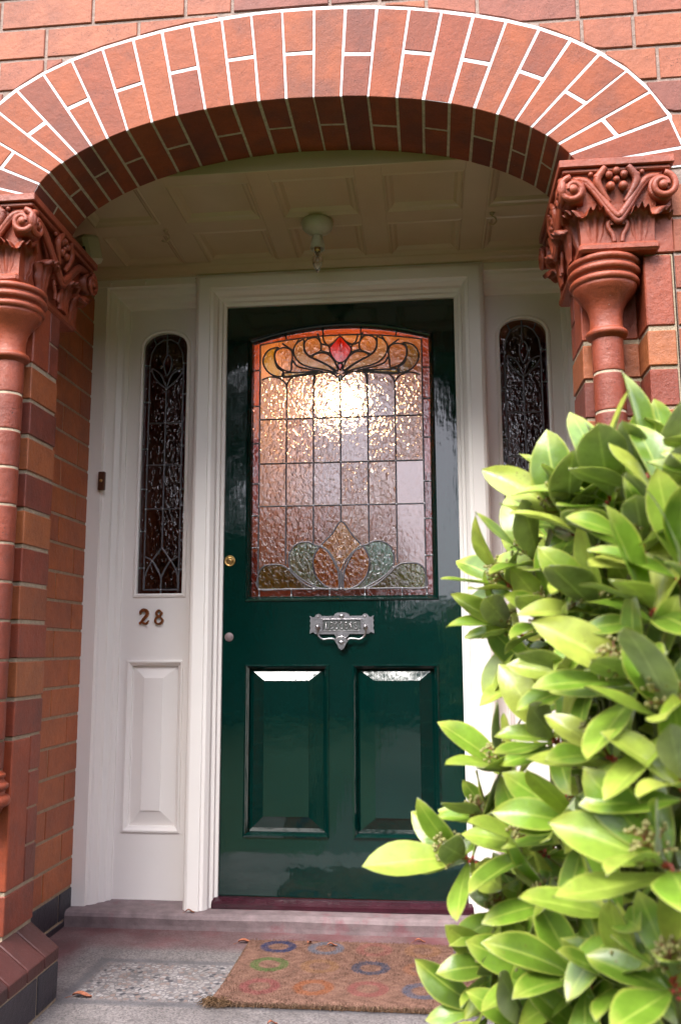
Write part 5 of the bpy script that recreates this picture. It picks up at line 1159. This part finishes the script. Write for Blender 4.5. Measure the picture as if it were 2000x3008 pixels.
FILL= [(1.03, -1.82, 0.55, -0.73, -0.67, 0.17), (1.03, -1.8, 1.02, -0.12, -0.54, 0.83), (0.87, -1.65, 0.29, -0.38, -0.53, 0.76), (0.95, -1.95, 1.01, -0.69, -0.66, 0.29), (0.92, -1.62, 0.39, -0.74, -0.36, 0.56), (1.01, -2.14, 0.98, -0.78, -0.4, 0.48), (1.0, -2.0, 0.38, -0.73, -0.59, 0.35), (1.06, -1.98, 0.87, -0.22, -0.64, 0.73), (0.91, -1.76, 0.34, -0.53, -0.33, 0.78), (0.96, -2.08, 0.8, -0.53, -0.58, 0.62), (0.98, -1.74, 0.77, -0.01, -0.47, 0.88), (0.9, -1.53, 0.41, -0.47, -0.31, 0.83), (0.98, -2.11, 0.55, -0.46, -0.54, 0.71), (1.01, -2.14, 0.87, 0.03, -0.56, 0.83), (1.01, -2.02, 0.42, -0.05, -0.57, 0.82), (1.05, -1.9, 0.94, -0.64, -0.64, 0.42), (1.0, -2.18, 0.95, -0.04, -0.61, 0.79), (1.04, -2.01, 0.77, -0.79, -0.44, 0.42), (0.91, -1.92, 0.79, -0.6, -0.68, 0.42), (0.91, -1.6, 0.93, -0.76, -0.54, 0.36), (0.96, -1.79, 0.72, -0.58, -0.49, 0.65), (0.99, -2.19, 0.93, 0.04, -0.47, 0.88), (0.9, -1.6, 0.32, -0.73, -0.63, 0.27), (0.95, -2.0, 0.93, -0.17, -0.6, 0.78), (1.01, -1.72, 0.81, -0.85, -0.5, 0.17), (1.01, -1.95, 0.67, 0.56, -0.32, 0.77), (0.93, -1.83, 0.72, -0.77, -0.56, -0.32), (0.92, -1.94, 0.66, -0.32, -0.41, 0.85), (1.01, -2.0, 0.5, -0.5, -0.58, 0.64), (1.0, -1.97, 0.56, 0.35, -0.51, 0.79), (1.0, -1.8, 0.82, -0.22, -0.64, 0.74), (0.94, -2.01, 0.58, -0.05, -0.49, 0.87), (1.0, -1.95, 0.84, -0.55, -0.62, 0.56), (1.03, -1.86, 0.76, 0.19, -0.56, 0.8), (1.07, -1.88, 0.76, 0.08, -0.61, 0.79), (0.96, -1.97, 0.65, 0.65, -0.51, 0.57), (0.97, -1.71, 0.28, -0.28, -0.37, 0.89), (1.0, -1.8, 0.43, 0.31, -0.41, 0.86), (1.03, -1.88, 0.57, -0.39, -0.37, 0.84), (0.98, -2.02, 0.71, -0.27, -0.56, 0.78), (0.85, -1.66, 0.51, -0.43, -0.36, 0.83), (0.91, -1.89, 0.79, -0.56, -0.32, 0.77), (0.97, -1.8, 0.67, -0.09, -0.61, 0.78), (0.98, -2.0, 1.01, -0.22, -0.46, 0.86), (1.02, -2.05, 0.92, -0.87, -0.34, 0.36), (0.94, -1.76, 0.6, -0.44, -0.66, 0.61), (0.98, -1.69, 0.37, -0.15, -0.34, 0.93), (1.01, -1.71, 0.55, -0.04, -0.63, 0.78), (0.96, -1.64, 0.53, -0.55, -0.54, 0.64), (0.88, -1.65, 0.52, -0.34, -0.63, 0.7), (0.96, -1.96, 0.75, -0.09, -0.44, 0.89), (1.04, -1.92, 0.36, -0.86, -0.38, -0.36), (0.95, -1.8, 0.29, 0.14, -0.46, 0.88), (0.95, -2.0, 0.81, -0.75, -0.55, -0.37), (0.97, -1.73, 0.68, -0.4, -0.52, 0.75), (1.07, -1.94, 0.82, -0.34, -0.4, 0.85), (0.93, -1.62, 0.83, -0.23, -0.48, 0.84), (1.0, -1.78, 0.53, -0.86, -0.35, 0.37), (0.94, -1.75, 0.43, -0.2, -0.5, 0.84), (0.98, -1.75, 0.67, -0.62, -0.55, 0.55), (1.08, -1.88, 0.69, -0.28, -0.59, 0.75), (1.02, -1.84, 0.7, -0.35, -0.55, 0.76), (1.02, -2.04, 0.69, 0.28, -0.32, 0.91), (0.99, -2.13, 0.8, -0.7, -0.64, 0.31), (0.95, -1.88, 0.52, -0.58, -0.37, 0.73), (0.99, -1.88, 0.67, 0.54, -0.34, 0.77), (1.02, -1.83, 0.92, -0.57, -0.63, 0.53), (0.96, -2.04, 0.5, -0.47, -0.59, 0.66), (1.06, -1.91, 0.34, -0.92, -0.39, 0.09), (1.06, -1.93, 0.56, -0.64, -0.37, 0.68), (1.0, -2.13, 0.8, -0.06, -0.35, 0.94), (0.84, -1.77, 0.54, -0.11, -0.44, 0.89), (0.91, -1.77, 1.0, -0.37, -0.36, 0.86), (0.97, -1.8, 0.7, 0.5, -0.41, 0.76), (0.91, -1.88, 0.35, -0.29, -0.55, 0.79), (1.04, -1.98, 0.66, -0.14, -0.53, 0.84), (0.97, -1.98, 0.83, -0.41, -0.36, 0.84), (0.97, -1.77, 0.86, 0.13, -0.33, 0.93), (0.96, -2.02, 0.54, -0.32, -0.35, 0.88), (0.93, -1.61, 0.53, -0.22, -0.49, 0.85), (0.98, -2.13, 0.79, -0.39, -0.37, 0.85), (0.97, -1.95, 0.37, -0.27, -0.34, 0.9), (1.01, -1.73, 0.27, -0.71, -0.46, 0.53), (0.95, -1.79, 0.85, -0.76, -0.46, 0.45), (0.95, -1.69, 0.73, 0.08, -0.44, 0.89), (0.98, -1.78, 0.38, 0.25, -0.47, 0.85), (0.93, -1.93, 0.5, -0.68, -0.32, 0.66), (0.98, -1.7, 0.32, -0.48, -0.3, 0.82), (1.05, -1.96, 0.68, 0.04, -0.31, 0.95), (0.91, -1.82, 0.92, -0.58, -0.47, 0.67), (0.87, -1.75, 0.34, -0.36, -0.42, 0.83), (0.94, -2.02, 0.84, -0.53, -0.66, 0.54), (1.06, -1.96, 0.75, -0.13, -0.63, 0.77), (0.99, -2.02, 0.92, 0.06, -0.53, 0.85), (0.9, -1.82, 0.47, -0.69, -0.34, 0.64), (1.03, -2.07, 0.74, -0.44, -0.44, 0.78), (0.96, -1.73, 0.66, -0.35, -0.4, 0.85), (1.05, -1.94, 0.55, -0.14, -0.46, 0.88), (0.81, -1.71, 0.25, -0.5, -0.32, 0.8), (1.04, -2.01, 0.64, 0.05, -0.41, 0.91), (0.93, -1.66, 0.99, 0.62, -0.21, 0.76), (0.88, -1.76, 0.85, -0.47, -0.33, 0.82), (0.95, -1.91, 0.83, -0.42, -0.66, 0.62), (0.97, -1.92, 0.89, -0.41, -0.52, 0.75), (0.93, -1.98, 0.95, 0.54, -0.45, 0.71), (0.88, -1.86, 0.4, -0.13, -0.5, 0.86), (0.98, -1.93, 0.67, 0.12, -0.6, 0.79), (1.0, -1.77, 0.79, 0.1, -0.36, 0.93), (0.93, -1.97, 0.93, -0.5, -0.44, 0.75), (0.89, -1.85, 0.94, 0.41, -0.26, 0.88), (0.98, -1.99, 0.72, -0.89, -0.31, 0.32), (0.93, -1.85, 0.88, -0.64, -0.35, 0.68), (0.98, -1.76, 0.7, 0.47, -0.47, 0.74), (0.98, -1.88, 0.47, -0.05, -0.58, 0.81), (1.06, -1.92, 0.56, -0.25, -0.6, 0.76), (0.91, -1.93, 0.74, -0.08, -0.35, 0.93), (0.99, -2.01, 0.83, -0.82, -0.54, 0.2), (0.98, -1.75, 0.95, -0.55, -0.67, 0.51), (0.9, -1.75, 0.55, -0.16, -0.29, 0.94), (1.04, -1.88, 0.6, -0.68, -0.35, 0.65), (0.91, -1.67, 0.6, 0.55, -0.51, 0.66), (0.98, -1.72, 0.96, -0.66, -0.51, 0.55), (1.0, -1.78, 0.69, -0.66, -0.68, 0.33), (0.88, -1.58, 0.52, -0.18, -0.46, 0.87), (0.99, -2.21, 0.93, 0.07, -0.59, 0.8), (0.93, -1.88, 0.73, -0.17, -0.37, 0.91), (0.96, -1.7, 0.58, -0.42, -0.41, 0.81), (1.05, -1.8, 0.29, -0.68, -0.57, 0.47), (0.96, -1.69, 0.71, -0.29, -0.37, 0.88), (1.06, -1.86, 0.96, -0.41, -0.39, 0.82), (0.95, -1.7, 0.39, -0.64, -0.63, 0.45), (0.91, -1.75, 0.74, 0.08, -0.5, 0.86), (0.95, -1.91, 0.89, -0.7, -0.47, 0.54), (1.0, -1.97, 0.68, -0.38, -0.66, 0.65), (1.05, -1.91, 0.45, -0.11, -0.58, 0.8), (1.02, -1.87, 0.75, 0.09, -0.47, 0.88), (0.88, -1.88, 0.81, -0.02, -0.56, 0.83), (0.97, -1.63, 0.43, -0.76, -0.43, 0.48), (0.9, -1.61, 0.43, 0.15, -0.59, 0.79), (1.05, -1.87, 0.52, 0.55, -0.45, 0.71)]

shrub = empty('evergreen_shrub', (1.02, -2.0, -.40), 'large glossy yellow-green evergreen bush with pale bud clusters in the right foreground', 'bush')
def leaf_geo(b1, uv1, b2, uv2, org, D, N, L_, wd, curl, fold):
    D = D.normalized(); N = (N - D * N.dot(D)).normalized(); S = D.cross(N); nu, nv = 6, 10; V = []; T = []
    tw = random.gauss(0, .18); wav = random.uniform(0, 6.28)
    for j in range(nv + 1):
        v = j / nv; sh = (math.sin(math.pi * v ** 1.22) ** .72) * (1 - .06 * v)
        if v < .12: sh = max(sh, .06)
        hw_ = wd * sh; c_ = org + D * (L_ * v * (1 - .12 * abs(curl) * v)) - N * (curl * L_ * .42 * v * v)
        a = tw * v; S2 = S * math.cos(a) + N * math.sin(a); N2 = N * math.cos(a) - S * math.sin(a)
        for i in range(nu + 1):
            u = -1 + 2 * i / nu
            V.append(c_ + S2 * (u * hw_) + N2 * (fold * abs(u) ** 1.2 * hw_ + .0012 * math.sin(v * 9 + wav + u * 2) * abs(u))); T.append((u, v))
    w_ = nu + 1; F = [(j * w_ + i, j * w_ + i + 1, (j + 1) * w_ + i + 1, (j + 1) * w_ + i) for j in range(nv) for i in range(nu)]
    b1.add(V, F, True); uv1.extend([T[i] for f in F for i in f])
    V2 = [p - N * .0005 for p in V]; F2 = [tuple(reversed(f)) for f in F]; b2.add(V2, F2, True); uv2.extend([T[i] for f in F2 for i in f])
top_b, bot_b, uvt, uvb = MB(), MB(), [], []
pet = MB(); twig = MB()
rb = random.Random(3); random.seed(21)
BASE = Vector((1.05, -1.98, -.40))
def rosette(p, ax, L_, n, spread=1.0):
    p = Vector(p); ax = Vector(ax).normalized(); a1 = ax.orthogonal().normalized(); a2 = ax.cross(a1); ph = random.uniform(0, 6.28)
    for i in range(n):
        a = ph + i * 2.4 + random.gauss(0, .15); t = i / n; el = math.radians(22 + 46 * (1 - t) + random.gauss(0, 9)) / spread   # elevation toward the axis
        if i >= n * .55: el = math.radians(random.uniform(-8, 36))
        rad = a1 * math.cos(a) + a2 * math.sin(a); D = rad * math.cos(el) + ax * math.sin(el); N = ax * math.cos(el) - rad * math.sin(el)
        N = (N + Vector((0, 0, .35)) + Vector([random.gauss(0, .18) for _ in range(3)])).normalized()
        o = p - ax * (.003 + .020 * t) + D * .006; l_ = L_ * random.uniform(.72, 1.12) * (1 - .08 * t)
        pet.tube([p - ax * (.004 + .021 * t), o], [.0022, .0016], 6)
        leaf_geo(top_b, uvt, bot_b, uvb, o, D, N, l_, l_ * random.uniform(.185, .24), random.uniform(-.2, .75), random.uniform(.08, .42))
for x, y, z, ax, ay, az, L_ in ROS: rosette((x, y, z), (ax, ay, az), L_ * 1.04, random.randint(8, 10))
for x, y, z, ax, ay, az in FILL: rosette((x, y, z), (ax, ay, az), .090, random.randint(7, 8))
extra = []
for i in range(60):   # the side of the bush out of the picture to the right
    a = random.uniform(-1.9, 1.1); h = random.uniform(-.15, .85); rr = .42 * math.sqrt(max(.05, 1 - ((h - .3) / .75) ** 2)) * random.uniform(.8, 1.0)
    q = Vector((1.22 + rr * math.cos(a), -1.95 + rr * math.sin(a), h))
    if q.y < -2.25 or q.y > -1.3: continue
    extra.append(q); rosette(q, (math.cos(a), math.sin(a), .6), .085, 6)
def branch(p, ax):
    p = Vector(p); ax = Vector(ax).normalized(); k = p - ax * random.uniform(.05, .09); mid = k.lerp(BASE + Vector((random.gauss(0, .06), random.gauss(0, .05), .35)), .45) + Vector((0, 0, -.05))
    L = [p - ax * .002, k, k.lerp(mid, .5) + Vector([random.gauss(0, .01) for _ in range(3)]), mid, BASE + Vector((random.gauss(0, .04), random.gauss(0, .04), random.uniform(.0, .12)))]
    twig.tube(L, [.0020, .0026, .0034, .0050, .0085], 7)
for x, y, z, ax, ay, az, L_ in ROS: branch((x, y, z), (ax, ay, az))
for x, y, z, ax, ay, az in FILL[::2]: branch((x, y, z), (ax, ay, az))
for q in extra[::2]: branch(q, (0, 0, 1))
def leaf_obj(nm, b, uvs, m):
    o = b.build(nm, m, shrub); u = o.data.uv_layers.new(name='leaf'); u.data.foreach_set('uv', np.array(uvs, np.float32).ravel()); return o
leaf_obj('foliage', top_b, uvt, M_leaf); leaf_obj('leaf_undersides', bot_b, uvb, M_leafb)
pet.build('leaf_stalks', M_petiole, shrub); twig.build('branches', M_stem, shrub)
def bud_cluster(p, ax, size):
    p = Vector(p); ax = (Vector(ax).normalized() + Vector((0, 0, .25))).normalized(); a1 = ax.orthogonal().normalized(); a2 = ax.cross(a1); st_ = MB(); bu = MB()
    top = p + ax * size; st_.tube([p, top], [.0016, .0009], 5)
    for i in range(15):
        t = .25 + .75 * i / 15; a = i * 2.4; rr = size * .52 * (1.15 - t) + .003; b0 = p + ax * size * t * .9; e = b0 + (a1 * math.cos(a) + a2 * math.sin(a)) * rr + ax * size * .22
        st_.tube([b0, e], [.0009, .0006], 4)
        for k in range(4):
            q = e + Vector([random.gauss(0, .0030) for _ in range(3)]); bu.ball(q, random.uniform(.0016, .0023), 6, 4); st_.tube([b0.lerp(e, .75), q], .0004, 3)
    bu.ball(top, .0022, 6, 4)
    s_ = st_.build('flower_bud_cluster', M_stalk, shrub); bu.build('buds', M_bud, s_)
BUDR = [0, 1, 5, 4, 6, 9, 13, 14, 17, 21, 22, 24, 25, 27, 28, 30, 20, 34, 3, 37, 18, 12]
for i in BUDR:
    x, y, z, ax, ay, az, L_ = ROS[i]; bud_cluster((x, y, z), (ax, ay, az), L_ * random.uniform(.32, .42))

# ================================================================ GARDEN BEHIND THE CAMERA (mirrored in the gloss paint and the glass), plus added sky blockers
def leafy(b, c_, R, n, s_, rnd):
    c_ = Vector(c_)
    for i in range(n):
        d = Vector([rnd.gauss(0, 1) for _ in range(3)]).normalized() * rnd.random() ** .35; q = c_ + Vector((d.x * R[0], d.y * R[1], d.z * R[2]))
        u = Vector([rnd.gauss(0, 1) for _ in range(3)]).normalized(); v = u.orthogonal().normalized(); k = s_ * rnd.uniform(.6, 1.4)
        b.add([q - u * k, q + v * k * .5, q + u * k, q - v * k * .5], [(0, 1, 2, 3)])
def tree(loc, h, crowns, n, s_, lab, seed):
    rnd = random.Random(seed); t = empty('garden_tree', loc, lab, 'tree', 'trees across the garden behind the viewer'); x, y, z = loc
    b = MB(); b.tube([(x, y, z), (x + .05, y, z + h * .3), (x - .03, y + .1, z + h * .6), (x, y, z + h * .85)], [.16, .12, .09, .03], 10)
    for c_, R in crowns: b.tube([(x, y, z + h * .42), tuple(Vector((x, y, z + h * .5)).lerp(Vector(c_), .6)), c_], [.07, .045, .01], 7)
    b.build('trunk', M_bark, t); b = MB()
    for c_, R in crowns: leafy(b, c_, R, n, s_, rnd)
    b.build('crown', M_treeleaf, t)
tree((2.9, -10.5, -.4), 5.2, [((2.6, -10.3, 4.3), (1.5, 1.2, 1.2)), ((3.6, -10.8, 3.6), (1.6, 1.2, 1.3)), ((2.2, -10.6, 5.4), (1.7, 1.3, 1.0)), ((1.6, -10.4, 4.7), (.8, .8, .7))], 1500, .10, 'broad green garden tree behind the viewer to the right', 4)
tree((-3.6, -11.5, -.4), 5.4, [((-3.2, -11.2, 2.6), (1.3, 1.2, 1.4)), ((-4.2, -11.6, 4.2), (1.7, 1.3, 1.4)), ((-2.5, -11.4, 4.6), (1.1, 1.0, 1.0)), ((-3.0, -11.0, 1.2), (1.0, 1.0, 1.0))], 1500, .10, 'leafy garden tree behind the viewer to the left', 9)
def sky_block_screen(loc, x0, x1, y0, y1, h, lab, seed):  # leafy screens added out of view to block low sky light from the porch
    rnd = random.Random(seed); t = empty('sky_block_screen', loc, lab, 'hedge', 'leafy screens added round the garden to block low sky light'); b = MB(); b.box(x0 + .3, x1 - .3, y0 + .3, y1 - .3, -.4, h - .3); b.build('solid_core', M_bark, t); b = MB()
    for i in range(7000):
        q = Vector((rnd.uniform(x0, x1), rnd.uniform(y0, y1), rnd.uniform(-.4, h + .25 * math.sin(i)))); u = Vector([rnd.gauss(0, 1) for _ in range(3)]).normalized(); v = u.orthogonal().normalized(); k = rnd.uniform(.08, .17)
        b.add([q - u * k, q + v * k * .5, q + u * k, q - v * k * .5], [(0, 1, 2, 3)])
    b.build('foliage', M_treeleaf, t)
sky_block_screen((5.5, -11.6, -.4), 1.5, 9.5, -12.1, -11.1, 5.2, 'tall dark leafy screen added behind the viewer on the right to block low sky light', 31)
sky_block_screen((-6.5, -11.6, -.4), -10, -3.2, -12.1, -11.1, 5.2, 'tall dark leafy screen added behind the viewer on the left to block low sky light', 32)
sky_block_screen((7.0, -6.5, -.4), 6.5, 7.5, -11, -2.4, 4.4, 'tall leafy screen added along the right side of the garden to block low sky light', 33)
sky_block_screen((-7.0, -6.5, -.4), -7.5, -6.5, -11, -2.4, 4.4, 'tall leafy screen added along the left side of the garden to block low sky light', 34)
tree((-4.6, -9.5, -.4), 8.0, [((-2.6, -9.3, 6.4), (1.6, 1.4, 1.5)), ((-.9, -9.2, 6.3), (1.7, 1.4, 1.6)), ((.9, -9.3, 5.9), (1.6, 1.4, 1.6)), ((-.2, -9.6, 7.2), (1.8, 1.4, 1.1)), ((1.9, -9.4, 5.2), (1.2, 1.2, 1.5))], 2200, .11, 'spreading tree added behind the viewer, its high crown blocking sky reflections', 12)  # crown added in the reflection path to keep sky off the upper glass
hd_ = empty('garden_hedge', (0, -12.5, -.4), 'clipped green hedge along the garden boundary behind the viewer', 'hedge'); rnd = random.Random(2); b = MB()
for i in range(14000):
    x = rnd.uniform(-8, 8); z = rnd.uniform(-.4, (3.1 if x < .1 else 3.1 - (x - .1) * 3.9 if x < .5 else 1.55) + .12 * math.sin(x * 2.1)); y = -12.5 + rnd.uniform(-.45, .45); q = Vector((x, y, z)); u = Vector([rnd.gauss(0, 1) for _ in range(3)]).normalized(); v = u.orthogonal().normalized(); k = rnd.uniform(.05, .11)
    b.add([q - u * k, q + v * k * .5, q + u * k, q - v * k * .5], [(0, 1, 2, 3)])
b.build('foliage', M_treeleaf, hd_); b = MB(); b.box(-8, 8, -12.75, -12.25, -.4, 1.3); b.box(-8, .1, -12.7, -12.3, 1.3, 2.9); b.build('solid_core', M_bark, hd_)
